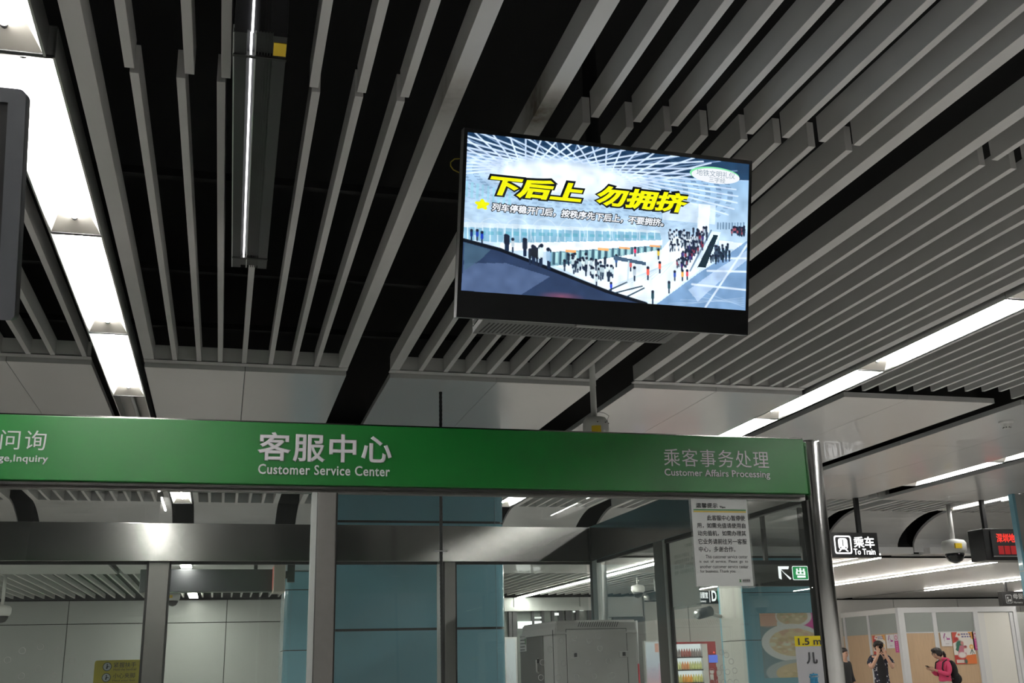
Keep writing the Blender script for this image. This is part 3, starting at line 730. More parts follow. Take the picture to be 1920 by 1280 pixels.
# red and white pole leaning beside the cabinet
rp = thing('warning_pole', 'thin red and white striped pole standing right of the grey cabinet', 'pole', (2.89, 7.56, 0))
a = aty(1193, 1163, 7.55); c = aty(1196.5, 1244, 7.55); d = np.array([c[0]+.012, 7.56, 0])
MB().tube([tuple(a), tuple(c)], .008, 10).build('white_part', M['postwhite'], rp, smooth=True)
MB().tube([tuple(c), tuple(d)], .008, 10).build('red_part', M['redwhite'], rp, smooth=True)
# ------------------------------------------------------------------ hanging television
TC = Vector((1.293, 3.432, 2.914)); TA = Vector((1.023, .047, .010)).normalized(); TB = Vector((.002, -.231, .948)).normalized()
FT = frame(TC, TA, TB); FTI = FT.inverted(); TN = TA.cross(TB).normalized()
def tvp(px, py):                                  # photo point -> (u, v) on the screen plane
    d = Vector(ray(px, py)); e = Vector(EYE); t = (TC-e).dot(TN)/d.dot(TN); q = FTI @ (e+d*t); return q.x, q.y
def tvz(x, y): return tvp(830+x/2.782, 220+y/2.782)
cor = [tvp(*c) for c in ((870, 240), (1409, 302), (1400.5, 628), (855, 594))]
tl = (cor[0][0]+cor[3][0])/2; tr = (cor[1][0]+cor[2][0])/2; tt = (cor[0][1]+cor[1][1])/2; tb = (cor[2][1]+cor[3][1])/2
sc = [tvp(*c) for c in ((877, 249.5), (1405, 307), (1396.5, 582), (863, 545))]
sl = (sc[0][0]+sc[3][0])/2; sr = (sc[1][0]+sc[2][0])/2; stp = (sc[0][1]+sc[1][1])/2; sbt = (sc[2][1]+sc[3][1])/2
tv = thing('television', 'large wall-size television showing a bright station platform, hanging from the ceiling', 'television', tuple(TC))
def tbox(u0, u1, v0, v1, d0, d1): return MB().box(u0, u1, v0, v1, d0, d1).xf(FT)
tbox(tl, tr, tb, tt, -.045, -.001).build('casing', M['gloss'], tv, bevel=.004)
tbox(tl, sl, tb, tt, 0, .006).build('bezel', M['gloss'], tv); tbox(sr, tr, tb, tt, 0, .006).build('bezel', M['gloss'], tv)
tbox(sl, sr, stp, tt, 0, .006).build('bezel', M['gloss'], tv); tbox(sl, sr, tb, sbt, 0, .006).build('bezel', M['gloss'], tv)
tbox(tl-.0012, tl, tb-.001, tt, -.03, .007).build('edge_trim', M['trimgrey'], tv)
tbox(tl, tr, tb-.0012, tb, -.02, .007).build('edge_trim', M['trimgrey'], tv)
tbox(-.12, .14, tb-.008, tb-.002, -.02, .004).build('chin_strip', M['alu'], tv)
tbox(tl+.15, tr-.15, tb+.08, tt-.1, -.11, -.045).build('rear_housing', M['dark'], tv, bevel=.01)
pc = TC-TN*.08
MB().tube([(TC.x, TC.y+.14, 2.9), (TC.x, TC.y+.14, 4.6)], .03, 16).build('ceiling_pole', M['black'], tv, smooth=True)
MB().box(TC.x-.2, TC.x+.2, TC.y+.08, TC.y+.15, 2.80, 3.10).build('mount_plate', M['dark'], tv)
# the picture on the screen
pic = Pic(440, 230, (.42, .58, .80))
def n(x, y):
    u, v = tvz(x, y); return ((u-sl)/(sr-sl), (stp-v)/(stp-sbt))
X, Yp = pic.x, pic.y
pic.a[:] = (np.array((.30, .46, .66))*(1-Yp[..., None])+np.array((.78, .90, 1.0))*Yp[..., None])
cx, cy = n(640, 320)
q = np.hypot((X-cx)/1.0, (Yp-cy)/.62*1.0)
ang = np.arctan2((Yp-cy)/.62, X-cx)
# coffered rings around the bright dome
ringm = (np.sin(q*150) > .1)*(np.sin(ang*70+np.floor(q*150/6.283)*1.7) > -.35)*((q > .21) & (q < .62))
pic.put(ringm.astype(float)*np.clip(1-(Yp-.02)/.55, 0, 1), (.07, .12, .20), .75)
pic.ell(cx, cy, .25, .115, (.86, .93, 1), 1, 14)
# dark roof glazing with white lattice
roof = ((Yp-cy)/.62 < -.10-.35*np.abs(X-cx)**1.0*.25) & (q > .235) & (Yp < .17-.10*np.abs(X-.42))
pic.put(roof.astype(float), (.006, .03, .055), .92)
for k in range(25):
    th = math.pi*(1.02+.96*k/24)
    x0, y0 = cx+.235*math.cos(th), cy+.115*math.sin(th)
    for s in (-.62, .62):
        x1, y1 = x0+math.cos(th+s)*.42, y0+math.sin(th+s)*.26
        pic.line(x0, y0, x1, y1, .0052, (.72, .82, 1), .97)
for k in range(16):
    th = math.pi*(1.1+.8*k/15); pic.line(cx+.25*math.cos(th), cy+.125*math.sin(th), cx+.7*math.cos(th), cy+.38*math.sin(th), .003, (.5, .62, .85), .6)
# concourse
wy = n(120, 420)
for k in range(9): x0, y0 = n(120+k*28, 330+k*7); pic.rect(x0, y0, x0+.008, y0+.10, (.35, .62, .72), .7)
x0, y0 = n(105, 545); pic.poly([n(105, 545), n(1130, 590), n(1140, 640), n(600, 668), n(112, 640)], (.28, .50, .62), .85)
pic.poly([n(105, 545), n(1130, 590), n(1135, 602), n(105, 572)], (.8, .88, .95), .8)
for k in range(26):
    xx = 130+k*39; pic.line(*n(xx, 560+k*1.5), *n(xx, 655-k*.8), .0035, (.82, .92, 1), .8)
for k in range(22):
    xx = 150+k*44; pic.rect(*n(xx, 590+k*1.2), *n(xx+28, 612+k*1.0), (.12, .42, .48), .55)
for k in range(7):
    xx = 110+k*140; pic.ring(*n(xx, 610), .045, .1, .003, (.75, .85, .95), .6)
pic.poly([n(300, 655), n(1145, 640), n(1145, 665), n(600, 705), n(300, 690)], (.93, .97, 1))
pic.poly([n(560, 702), n(1140, 668), n(1140, 700), n(960, 745), n(560, 775)], (.22, .38, .40), .9)
for k in range(16):
    xx = 575+k*34; pic.rect(*n(xx, 700-k*2), *n(xx+9, 770-k*4), (.03, .06, .07), .8); pic.rect(*n(xx+14, 706-k*2), *n(xx+26, 760-k*4), (.55, .80, .78), .7)
for xx in (640, 810, 920, 1080): pic.rect(*n(xx, 690-(xx-640)*.06), *n(xx+55, 706-(xx-640)*.06), (.95, .45, .12), .9)
pic.poly([n(590, 775), n(1140, 690), n(1200, 620), n(1330, 620), n(1360, 780), n(1120, 960), n(960, 950)], (.88, .95, 1), .97)
pic.rect(*n(1150, 430), *n(1420, 560), (.72, .82, .92), .8)
pic.poly([n(1335, 450), n(1395, 455), n(1385, 640), n(1325, 640)], (.90, .95, 1), .9)
for k in range(10): pic.rect(*n(1430+k*15, 548), *n(1438+k*15, 585), (.15, .22, .30), .7)
pic.poly([n(1440, 640), n(1590, 660), n(1590, 700), n(1440, 680)], (.85, .92, 1), .9)
# escalator
pic.poly([n(1375, 590), n(1450, 600), n(1390, 790), n(1290, 800)], (.75, .85, .95), .9)
pic.poly([n(1412, 612), n(1436, 616), n(1372, 782), n(1328, 782)], (.015, .03, .03))
pic.line(*n(1400, 590), *n(1290, 800), .006, (.1, .15, .2), .8)
# big curved glass at lower right
pic.poly([n(1100, 985), n(1330, 815), n(1480, 720), n(1592, 640), n(1578, 1008)], (.26, .38, .56))
pic.poly([n(1280, 900), n(1420, 800), n(1592, 690), n(1592, 740), n(1440, 860), n(1330, 960)], (.55, .66, .84), .8)
for a_, b_ in (((1590, 660), (1370, 990)), ((1300, 870), (1580, 900)), ((1380, 800), (1590, 805)), ((1460, 735), (1592, 735))): pic.line(*n(*a_), *n(*b_), .007, (.80, .88, 1), .85)
for k in range(5): pic.line(*n(1120+k*60, 990-k*20), *n(1570, 940+k*12), .002, (.6, .7, .85), .5)
# dark handrail slope at lower left
sl_ = [n(105, 638), n(300, 690), n(560, 790), n(850, 905), n(1060, 972), n(93, 905)]
pic.poly(sl_, (.045, .06, .10))
pic.poly([n(110, 760), n(330, 760), n(560, 830), n(400, 930), n(93, 900)], (.14, .17, .26), .8)
pic.poly([n(110, 650), n(250, 690), n(200, 740), n(110, 800)], (.10, .15, .18), .8)
pic.ell(*n(620, 935), .03, .012, (.55, .12, .12), .5, 10)
for a_, b_ in zip(sl_[:4], sl_[1:5]): pic.line(*a_, *b_, .012, (.004, .006, .008))
for a_, b_ in (((870, 900), (960, 860)), ((900, 915), (1040, 880)), ((960, 935), (1050, 890))): pic.line(*n(*a_), *n(*b_), .005, (.03, .05, .06))
for k in range(8): pic.line(*n(880+k*35, 880-k*6), *n(1110+k*14, 790-k*6), .002, (.45, .58, .66), .6)
# passengers
pr_ = random.Random(11)
def man(x, y, h, c, leg=(.02, .03, .05)):
    pic.line(*n(x, y), *n(x, y-h*.5), h*.00004+.0034, leg); pic.line(*n(x, y-h*.45), *n(x, y-h*.8), h*.00008+.0050, c); pic.ell(*n(x, y-h*.92), h*.000035+.0032, (h*.000035+.0032)*1.9, (.02, .02, .03))
for x, y, h, c in ((328, 690, 80, (.02, .02, .03)), (341, 692, 76, (.02, .02, .03)), (432, 720, 88, (.03, .03, .04)), (478, 765, 95, (.02, .02, .02)), (492, 770, 90, (.02, .02, .02)), (508, 775, 108, (.75, .85, .85)), (557, 788, 100, (.3, .5, .7)), (455, 765, 80, (.03, .03, .03)), (335, 690, 78, (.02, .02, .03)), (365, 700, 70, (.55, .6, .62)), (425, 720, 90, (.03, .03, .04)), (470, 760, 95, (.02, .02, .02)), (515, 770, 110, (.75, .85, .85)), (550, 785, 105, (.45, .6, .75)), (180, 640, 55, (.03, .08, .45)), (150, 640, 55, (.02, .04, .15)), (205, 655, 60, (.03, .08, .5)),
                    (905, 778, 62, (.08, .15, .35)), (1000, 850, 72, (.55, .6, .65)), (1070, 845, 66, (.95, .16, .08)), (1132, 810, 58, (.95, .18, .08)), (1003, 722, 45, (.8, .03, .1)), (1125, 738, 52, (.9, .65, .05)), (980, 800, 55, (.7, .15, .12)), (1248, 800, 52, (.85, .04, .08)), (1250, 850, 55, (.9, .5, .1)), (1275, 845, 50, (.8, .1, .1)), (1095, 970, 66, (.03, .08, .08)), (1180, 915, 60, (.04, .10, .10)), (878, 905, 45, (.03, .06, .6)), (1210, 850, 50, (.05, .1, .4))):
    man(x, y, h, c)
for k in range(46):
    t = pr_.random(); x = 680+t*200+pr_.gauss(0, 25); y = 770+t*80+pr_.gauss(0, 22); man(x, y, 55, pr_.choice([(.6, .7, .72), (.04, .05, .06), (.5, .62, .66), (.75, .85, .85)]))
for k in range(70):
    t = pr_.random(); man(1240+t*130+pr_.gauss(0, 14), 800-t*190+pr_.gauss(0, 12), 40, pr_.choice([(.04, .05, .06), (.5, .55, .6), (.10, .06, .2), (.3, .05, .06)]))
for k in range(40): man(1180+pr_.random()*130, 610+pr_.random()*90, 34, pr_.choice([(.04, .05, .06), (.6, .65, .7)]))
for k in range(40): man(1390+pr_.random()*110, 690+pr_.random()*80, 34, pr_.choice([(.03, .05, .05), (.08, .10, .12)]))
for k in range(24): man(1500+pr_.random()*80, 595+pr_.random()*25, 30, pr_.choice([(.04, .05, .06), (.4, .1, .1)]))
pic.poly([n(890, 720), n(1060, 755), n(1060, 772), n(890, 742)], (.10, .14, .18)); pic.line(*n(970, 750), *n(965, 850), .005, (.6, .7, .75))
# soft mottling and depth of the broadcast image
rn = np.random.RandomState(2); g = rn.rand(24, 46)
gy, gx = np.mgrid[0:230, 0:440]; fy, fx = gy/230*22.9, gx/440*44.9; iy, ix = fy.astype(int), fx.astype(int); ty, tx = fy-iy, fx-ix
nz_ = g[iy, ix]*(1-ty)*(1-tx)+g[iy+1, ix]*ty*(1-tx)+g[iy, ix+1]*(1-ty)*tx+g[iy+1, ix+1]*ty*tx
pic.a *= (.78+.36*nz_)[..., None]
pic.a = np.clip(pic.a, 0, 1)**np.array([1.22, 1.10, .96])
scr = picture(pic.a, (sl, sr, sbt, stp), picmat('screen_picture', 1.22), tv, FT, 'screen', lift=.001)
scr['label'] = 'lit screen showing a crowded station platform'
def tvr(x0, y0, x1, y1):
    a_, b_, c_, d_ = tvz(x0, (y0+y1)/2), tvz(x1, (y0+y1)/2), tvz((x0+x1)/2, y1), tvz((x0+x1)/2, y0); return (a_[0], b_[0], c_[1], d_[1])
def pad(rc, a): return (rc[0]-a, rc[1]+a, rc[2]-a, rc[3]+a)
# rect of each headline half: left edge taken at its own height, right edge at its own
def headline(body, rect, m_in, m_out, w, b_in, b_out, sh=.18, sp=1.0):
    lettering(body, pad(rect, w), m_out, scr, FT, 'lettering_outline', bold=b_out, shear=sh, space=sp, lift=.002)
    lettering(body, rect, m_in, scr, FT, 'lettering', bold=b_in, shear=sh, space=sp, lift=.003)
def rect2(xl, yl, xr, yr, half):
    a_ = tvz(xl, yl); b_ = tvz(xr, yr); c_ = tvz((xl+xr)/2, (yl+yr)/2+half); d_ = tvz((xl+xr)/2, (yl+yr)/2-half); return (a_[0], b_[0], c_[1], d_[1])
headline('下后上', rect2(245, 355, 730, 398, 53), M['tvyellow'], M['tvblack'], .009, .045, .115, .22)
headline('勿拥挤', rect2(800, 408, 1278, 450, 53), M['tvyellow'], M['tvblack'], .009, .040, .115, .22)
headline('列车停稳开门后，按秩序先下后上，不要拥挤。', rect2(255, 468, 1150, 550, 21), M['tvwhite'], M['tvblack'], .004, .030, .105, .12)
cxs, cys = tvz(205, 455)
flat([[(cxs+.022*(1+.25*math.sin(5*a))*math.cos(a), cys+.016*(1+.25*math.sin(5*a))*math.sin(a)) for a in [2*math.pi*k/40 for k in range(40)]]], M['tvyellow'], scr, FT, 'splash_mark', lift=.002)
ox, oy = tvz(1423, 307)
flat([circ(ox-.004, oy+.004, .103, .030, 48)], M['tvgreen'], scr, FT, 'oval_rim', lift=.0015)
flat([circ(ox, oy, .100, .028, 48)], M['tvwhite'], scr, FT, 'oval_badge', lift=.002)
lettering('地铁文明礼仪', (ox-.080, ox+.080, oy-.004, oy+.020), M['tvgrey'], scr, FT, bold=.0, lift=.003)
lettering('三字经', (ox-.028, ox+.040, oy-.024, oy-.005), M['tvgrey'], scr, FT, bold=.0, lift=.003)
# perforated box behind the set
vb = MB().box(.846, 1.61, 3.555, 3.745, 2.612, 2.70).build('vented_box', M['ventgrey'], tv, bevel=.003)
vb['label'] = 'flat grey box with slotted underside'
b = MB()
for k in range(44):
    x = .875+k*.0163; b.add([(x, 3.60, 2.6112), (x+.007, 3.60, 2.6112), (x-.006, 3.72, 2.6112), (x-.013, 3.72, 2.6112)], [(0, 1, 2, 3)])
b.build('slots', M['seal'], vb)
MB().box(.843, .846, 3.57, 3.73, 2.635, 2.655).build('side_slot', M['seal'], vb)
MB().tube([(1.1, 3.66, 2.70), (1.1, 3.66, 3.0), (1.25, 3.60, 3.05)], .012, 8).tube([(1.4, 3.66, 2.70), (1.4, 3.66, 3.0), (1.3, 3.60, 3.05)], .012, 8).build('bracket', M['dark'], vb)
# yellow cable loop beside the set
pp = [aty(px, py, 3.55) for px, py in ((868, 297), (852, 298), (845, 304), (845, 311), (850, 318), (860, 323), (870, 326))]
tag(MB().tube([tuple(p) for p in pp], .0022, 6).build('cable', M['wire'], smooth=True), 'thin yellow cable loop sticking out left of the television', 'cable')

# ------------------------------------------------------------------ black linear lamp over the slats
lm = thing('linear_lamp', 'long black ribbed linear lamp hanging below the slats with a thin white light line', 'lamp', (.03, 3.8, 3.2))
SK = .016/1.95                                    # it runs very slightly askew
def lbox(x0, x1, y0, y1, z0, z1):
    f = lambda x, y: x+SK*(y-2.84)
    return MB().hexa([(f(x0, y0), y0, z0), (f(x1, y0), y0, z0), (f(x1, y1), y1, z0), (f(x0, y1), y1, z0), (f(x0, y0), y0, z1), (f(x1, y0), y0, z1), (f(x1, y1), y1, z1), (f(x0, y1), y1, z1)])
lbox(-.052, .100, 2.84, 4.79, 3.212, 3.385).build('housing', M['lampdark'], lm, bevel=.002)
lbox(-.052, -.015, 2.838, 4.79, 3.200, 3.212).build('edge_profile', M['lampdark'], lm)
lbox(.060, .100, 2.838, 4.79, 3.200, 3.212).build('edge_profile', M['lampdark'], lm)
lbox(.008, .012, 2.838, 4.79, 3.200, 3.212).build('edge_profile', M['alu'], lm)
for k in range(5):
    x = .018+k*.0085; lbox(x, x+.004, 2.836, 4.79, 3.203, 3.212).build('rib', M['lampdark'], lm)
    lbox(x, x+.004, 2.83, 2.84, 3.203, 3.385).build('rib', M['lampdark'], lm)
lbox(-.054, .102, 2.955, 2.968, 3.196, 3.22).build('joint_collar', M['seal'], lm)
lbox(-.052, .102, 4.66, 4.675, 3.197, 3.22).build('joint_collar', M['seal'], lm)
lbox(-.0055, .0005, 2.85, 2.952, 3.1985, 3.212).build('light_line', M['ledstrip'], lm)
lbox(-.0055, .0005, 2.972, 4.655, 3.1985, 3.212).build('light_line', M['ledstrip'], lm)
lbox(-.0035, .003, 2.832, 2.841, 3.205, 3.385).build('light_line', M['ledstrip'], lm)
lbox(.062, .099, 2.872, 2.942, 3.198, 3.2005).build('yellow_tag', M['yellow'], lm)
lbox(-.055, -.051, 2.84, 4.79, 3.199, 3.225).build('edge_trim', M['alu'], lm)
for y in (3.0, 4.6): MB().tube([(.018, y, 3.385), (.018, y, 4.6)], .005, 8).build('hanger_rod', M['dark'], lm)

# ------------------------------------------------------------------ black monitor at the left edge
p_t = aty(49, 168, 2.2); p_b = aty(26.5, 601, 2.342)
MA = Vector((1, 0, 0)); MBv = (Vector(p_t)-Vector(p_b)).normalized(); FM = frame(Vector(p_b), MA, MBv); hh = (Vector(p_t)-Vector(p_b)).length
mo = thing('monitor', 'switched-off black monitor with wide bezel at the left picture edge', 'monitor', tuple(FM @ Vector((-.4, hh/2, 0))))
def mb_(u0, u1, v0, v1, d0, d1): return MB().box(u0, u1, v0, v1, d0, d1).xf(FM)
Wm = .80; bz = .055
poly = []
for cxx, cyy, a0 in ((-.014, .014, -90), (-.014, hh-.014, 0), (-Wm+.014, hh-.014, 90), (-Wm+.014, .014, 180)):
    for k in range(7):
        a = math.radians(a0+k*15); poly.append((cxx+.014*math.cos(a), cyy+.014*math.sin(a)))
inner = rectp(-Wm+bz, -bz*.62, bz*.55, hh-bz*.55)
MB().prism(poly, 2, -.05, -.006).xf(FM).build('casing', M['dark'], mo)
b = MB(); no = len(poly)
# bezel ring: outer rounded outline and inner opening bridged corner by corner
inn = []
for i, (x, y) in enumerate(poly):
    c_ = i//7; inn.append(((-bz*.62, bz*.55), (-bz*.62, hh-bz*.55), (-Wm+bz, hh-bz*.55), (-Wm+bz, bz*.55))[c_])
vs = [(x, y, .0) for x, y in poly]+[(x, y, 0) for x, y in inn]+[(x, y, -.012) for x, y in poly]+[(x, y, -.012) for x, y in inn]
fs = []
for i in range(no):
    j = (i+1) % no; fs += [(i, j, no+j, no+i), (i, 2*no+i, 2*no+j, j), (no+i, no+j, 3*no+j, 3*no+i)]
b.add(vs, fs); b.xf(FM).build('bezel', M['bezel'], mo)
mb_(-Wm+bz-.005, -bz*.62+.005, bz*.55-.005, hh-bz*.55+.005, -.014, -.010).build('screen', M['offscreen'], mo)
c_ = FM @ Vector((-.27, hh*.6, -.06))
c_.x = -.617
MB().tube([(c_.x, c_.y+.04, c_.z), (c_.x, c_.y+.04, 4.6)], .016, 12).build('ceiling_pole', M['dark'], mo, smooth=True)
MB().box(c_.x-.08, c_.x+.08, c_.y-.01, c_.y+.07, c_.z-.08, c_.z+.08).build('mount_plate', M['dark'], mo)

# ------------------------------------------------------------------ white ceiling pole with round camera housing
pw = thing('camera_housing', 'white round camera housing with yellow label on a white pole behind the green band', 'camera', (2.392, 6.9, 3.4))
px_ = 2.409
MB().tube([(px_, 6.9, 3.02), (px_, 6.9, 4.6)], .021, 20).build('pole', M['white'], pw, smooth=True)
zt = aty(1112, 782, 6.9)[2]
MB().lathe((px_+.008, 6.9, zt), [(.022, .004), (.070, -.008), (.086, -.03), (.089, -.06), (.089, -.17), (.08, -.18)], 32).build('housing', M['white'], pw, smooth=True)
MB().lathe((px_+.008, 6.9, zt), [(.07, -.18), (.066, -.21), (.045, -.235), (.01, -.245)], 24).build('dome', M['gloss'], pw, smooth=True)
b = MB(); P_in = []
for k in range(7):
    a = math.radians(-128+k*7); P_in.append((px_+.008+.0895*math.cos(a), 6.9+.0895*math.sin(a)))
for k in range(6):
    (xa, ya), (xb, yb) = P_in[k], P_in[k+1]; b.quad((xa, ya, zt-.125), (xb, yb, zt-.125), (xb, yb, zt-.075), (xa, ya, zt-.075))
b.build('yellow_label', M['yellow'], pw)
MB().tube([(px_+.005, 6.86, zt+.03), (px_+.06, 6.85, zt+.02), (px_+.085, 6.84, zt-.0), (px_+.06, 6.82, zt-.05)], .0015, 6).build('safety_wire', M['dark'], pw)
for a in (-100, -60, -30): MB().ball((px_+.008+.09*math.cos(math.radians(a)), 6.9+.09*math.sin(math.radians(a)), zt-.05), .004, .004, .004, 8, 6).build('screw', M['dark'], pw)
# smoke detector on the white panel
sx, sy, _ = atz(1886, 790, 3.367)
sd_ = thing('smoke_detector', 'white smoke detector on the ceiling panel at the right picture edge', 'smoke detector', (sx, sy, 3.367))
MB().lathe((sx, sy, 3.367), [(.062, 0), (.062, -.014), (.05, -.02), (.046, -.024), (.03, -.055)], 28).build('base', M['white'], sd_, smooth=False)
MB().lathe((sx, sy, 3.367), [(.028, -.055), (.027, -.062), (.012, -.064)], 20).build('sensor_cap', M['white'], sd_)
for k in range(8):
    a = 2*math.pi*k/8; MB().box(sx+.029*math.cos(a)-.004, sx+.029*math.cos(a)+.004, sy+.029*math.sin(a)-.004, sy+.029*math.sin(a)+.004, 3.309, 3.317).build('vent_slot', M['seal'], sd_)
# ------------------------------------------------------------------ columns clad in blue glass
def rrect(x0, x1, y0, y1, r, n=6):
    P = []
    for cx_, cy_, a0 in ((x1-r, y0+r, -90), (x1-r, y1-r, 0), (x0+r, y1-r, 90), (x0+r, y0+r, 180)):
        for k in range(n+1):
            a = math.radians(a0+90*k/n); P.append((cx_+r*math.cos(a), cy_+r*math.sin(a)))
    return P
def column(label, x0, x1, y0, y1, zs, r=.09, m=None, gap=.022):
    t = thing('clad_column', label, 'column', ((x0+x1)/2, (y0+y1)/2, 0))
    for i in range(len(zs)-1):
        MB().prism(rrect(x0, x1, y0, y1, r), 2, zs[i]+(gap/2 if i else 0), zs[i+1]-gap/2).build('glass_panel', m or M['blue'], t)
    MB().prism(rrect(x0+.015, x1-.015, y0+.015, y1-.015, r), 2, 0, zs[-1]).build('core', M['dark'], t)
    for x in (x0+r+.004, x1-r-.004):
        MB().box(x-.002, x+.002, y0-.0015, y0+.004, 0, zs[-1]-.02).build('joint_line', M['char2'], t)
    return t
M['char2'] = mat('joint_pale', (.22, .33, .37), .3)
column('wide blue glass-clad column standing behind the booth, seen through its glass', .88, 2.545, 10.0, 11.2, [0, .80, 1.765, 2.728, 3.36])
column('farther blue glass-clad column, left of the booth centre post under the low ceiling', .90, 2.5, 17.0, 18.2, [0, .85, 1.72, 2.60, 2.875], gap=.014)
# blue clad block on the right with pale side
bk = thing('clad_block', 'blue glass-clad wall block with pale grey side face, behind the booth corner', 'column', (7.9, 15.1, 0))
bx0, bx1, by0, by1 = 7.27, 8.62, 14.7, 15.52
for z0, z1 in ((0, .8), (.81, 1.695), (1.705, 2.36), (2.37, 2.875)):
    MB().box(bx0, bx1, by0, by0+.03, z0, z1).build('glass_panel', M['blue'], bk)
for z0, z1 in ((0, 1.695), (1.705, 2.875)):
    MB().box(bx0, bx0+.03, by0+.03, by1-.05, z0, z1).build('side_panel', mat('side_panel_pale', (.50, .50, .47), .4, noise=.05), bk)
MB().box(bx0, bx0+.03, by1-.05, by1, 0, 2.875).build('edge_strip', M['blue'], bk)
MB().box(bx0+.03, bx1, by0+.03, by1, 0, 2.87).build('core', M['dark'], bk)
c4 = thing('clad_column', 'grey column with narrow blue glass edge at the right picture border', 'column', (10.2, 12.1, 0))
for z0, z1 in ((0, 1.2), (1.21, 2.4), (2.41, 3.36)):
    MB().prism([(9.60, 11.62), (9.68, 11.6), (11.0, 11.6), (11.0, 11.68), (9.60, 11.68)], 2, z0, z1).build('grey_panel', M['wallgrey'], c4)
    MB().box(9.565, 9.60, 11.6, 11.68, z0, z1).build('blue_edge', M['blue'], c4)

# ------------------------------------------------------------------ hanging signs
def hanging(name, label, cat, Y, px0, py0, px1, py1, depth, ztop, poles, m=None, group=None):
    l = aty(px0, (py0+py1)/2, Y)[0]; r = aty(px1, (py0+py1)/2, Y)[0]; xm = (px0+px1)/2
    t_ = aty(xm, py0, Y)[2]; b_ = aty(xm, py1, Y)[2]
    t = thing(name, label, cat, ((l+r)/2, Y, b_), group)
    bd = MB().box(l, r, Y, Y+depth, b_, t_).build('box', m or M['dark'], t, bevel=.006)
    for p in poles:
        x = aty(p, py0, Y)[0]; MB().box(x-.025, x+.025, Y+depth/2-.025, Y+depth/2+.025, t_, ztop).build('hanger', M['dark'], t)
    return t, (l, r, b_, t_), front(Y-.003)
# to-train sign
t, rc, F = hanging('direction_sign', 'black lit sign with train symbol and white lettering hanging right of the booth post', 'sign', 12.12, 1542, 998, 1647, 1044, .14, 3.366, (1617,))
def tz(x0, y0, x1, y1): return zrect(x0, y0, x1, y1, 12.117, 1520, 860, 4.8)
lettering('乘车', tz(385, 698, 572, 800), M['litwhite'], t, F, bold=.022)
lettering('To Train', tz(388, 808, 582, 862), M['litwhite'], t, F, bold=.022)
l, r, b_, t_ = tz(213, 690, 368, 855)
icon = MB(); W_ = r-l; Hh_ = t_-b_
def rr2(l, r, b, t, rad): return rrect(l, r, b, t, rad)
def ringpoly(a, b):
    q = []
    for i in range(len(a)):
        j = (i+1) % len(a); q.append([a[i], a[j], b[j], b[i]])
    return q
o_ = rr2(l, r, b_, t_, .03); i_ = rr2(l+.018, r-.018, b_+.018, t_-.018, .022)
flat(ringpoly(o_, i_), M['litwhite'], t, F, 'symbol_frame')
cxm = (l+r)/2
body = rr2(cxm-W_*.27, cxm+W_*.27, b_+Hh_*.25, t_-Hh_*.14, .035)
sym = flat([body, [(cxm-W_*.30, b_+Hh_*.13), (cxm-W_*.20, b_+Hh_*.13), (cxm-W_*.08, b_+Hh_*.26), (cxm-W_*.18, b_+Hh_*.26)], [(cxm+W_*.20, b_+Hh_*.13), (cxm+W_*.30, b_+Hh_*.13), (cxm+W_*.18, b_+Hh_*.26), (cxm+W_*.08, b_+Hh_*.26)]], M['litwhite'], t, F, 'train_symbol')
flat([rectp(cxm-.006, cxm+.006, b_+Hh_*.42, t_-Hh_*.22), circ(cxm-W_*.15, b_+Hh_*.34, .01), circ(cxm+W_*.15, b_+Hh_*.34, .01)], M['dark'], t, F, 'symbol_window', lift=.003)
# red LED display
t, rc, F = hanging('led_display', 'black hanging display with red glowing characters at the right picture edge', 'display', 12.05, 1846, 991, 1945, 1050, .30, 3.366, (1862,))
MB().box(rc[0]+.10, rc[1], 12.03, 12.05, rc[2]+.05, rc[3]-.03).build('face_plate', M['darkgrey'], t)
F = front(12.027)
def lz(x0, y0, x1, y1): return zrect(x0, y0, x1, y1, 12.025, 1520, 860, 4.8)
lettering('深圳地铁', lz(1672, 672, 1892, 752), M['litred'], t, F, bold=.012)
for k in range(4):
    l, r, b_, t_ = lz(1692+k*56, 782, 1740+k*56, 858); flat([rectp(l, r, b_, t_)], M['litred2'], t, F, 'led_block')
l, r, b_, t_ = lz(1650, 872, 1900, 880); flat([rectp(l, r, b_, t_)], M['alu'], t, F, 'lower_trim')
# exit sign seen through the booth
t, rc, F = hanging('exit_sign', 'dark hanging exit sign with white arrow and green symbol behind the booth corner', 'sign', 13.2, 1408, 1050, 1540, 1098, .12, 3.39, (1440, 1512))
def ez(x0, y0, x1, y1): return zrect(x0, y0, x1, y1, 13.197, 1400, 1030, 5.12)
l, r, b_, t_ = ez(438, 158, 592, 292)
g_ = flat([rr2(l, r, b_, t_, .02)], M['litwhite'], t, F, 'symbol_frame'); flat([rr2(l+.008, r-.008, b_+.008, t_-.008, .016)], M['litgreen'], t, F, 'symbol_ground', lift=.002)
lettering('出', ez(470, 176, 560, 245), M['litwhite'], t, F, bold=.04, lift=.004)
l, r, b_, t_ = ez(485, 250, 565, 270); flat([rectp(l, r, b_, t_)], M['litwhite'], t, F, 'exit_bar', lift=.004)
l, r, b_, t_ = ez(305, 160, 425, 290)
w_ = r-l; h_ = t_-b_
flat([[(l, t_), (l, b_+h_*.12), (l+w_*.22, b_+h_*.02), (l+w_*.22, t_-h_*.02)], [(l, t_), (l+w_*.22, t_-h_*.22), (l+w_*.82, t_-h_*.22), (l+w_*.88, t_)], [(l+w_*.10, t_-h_*.05), (l+w_*.25, t_-h_*.30), (l+w_, b_+h_*.10), (l+w_*.88, b_)]][::1], M['litwhite'], t, F, 'arrow')
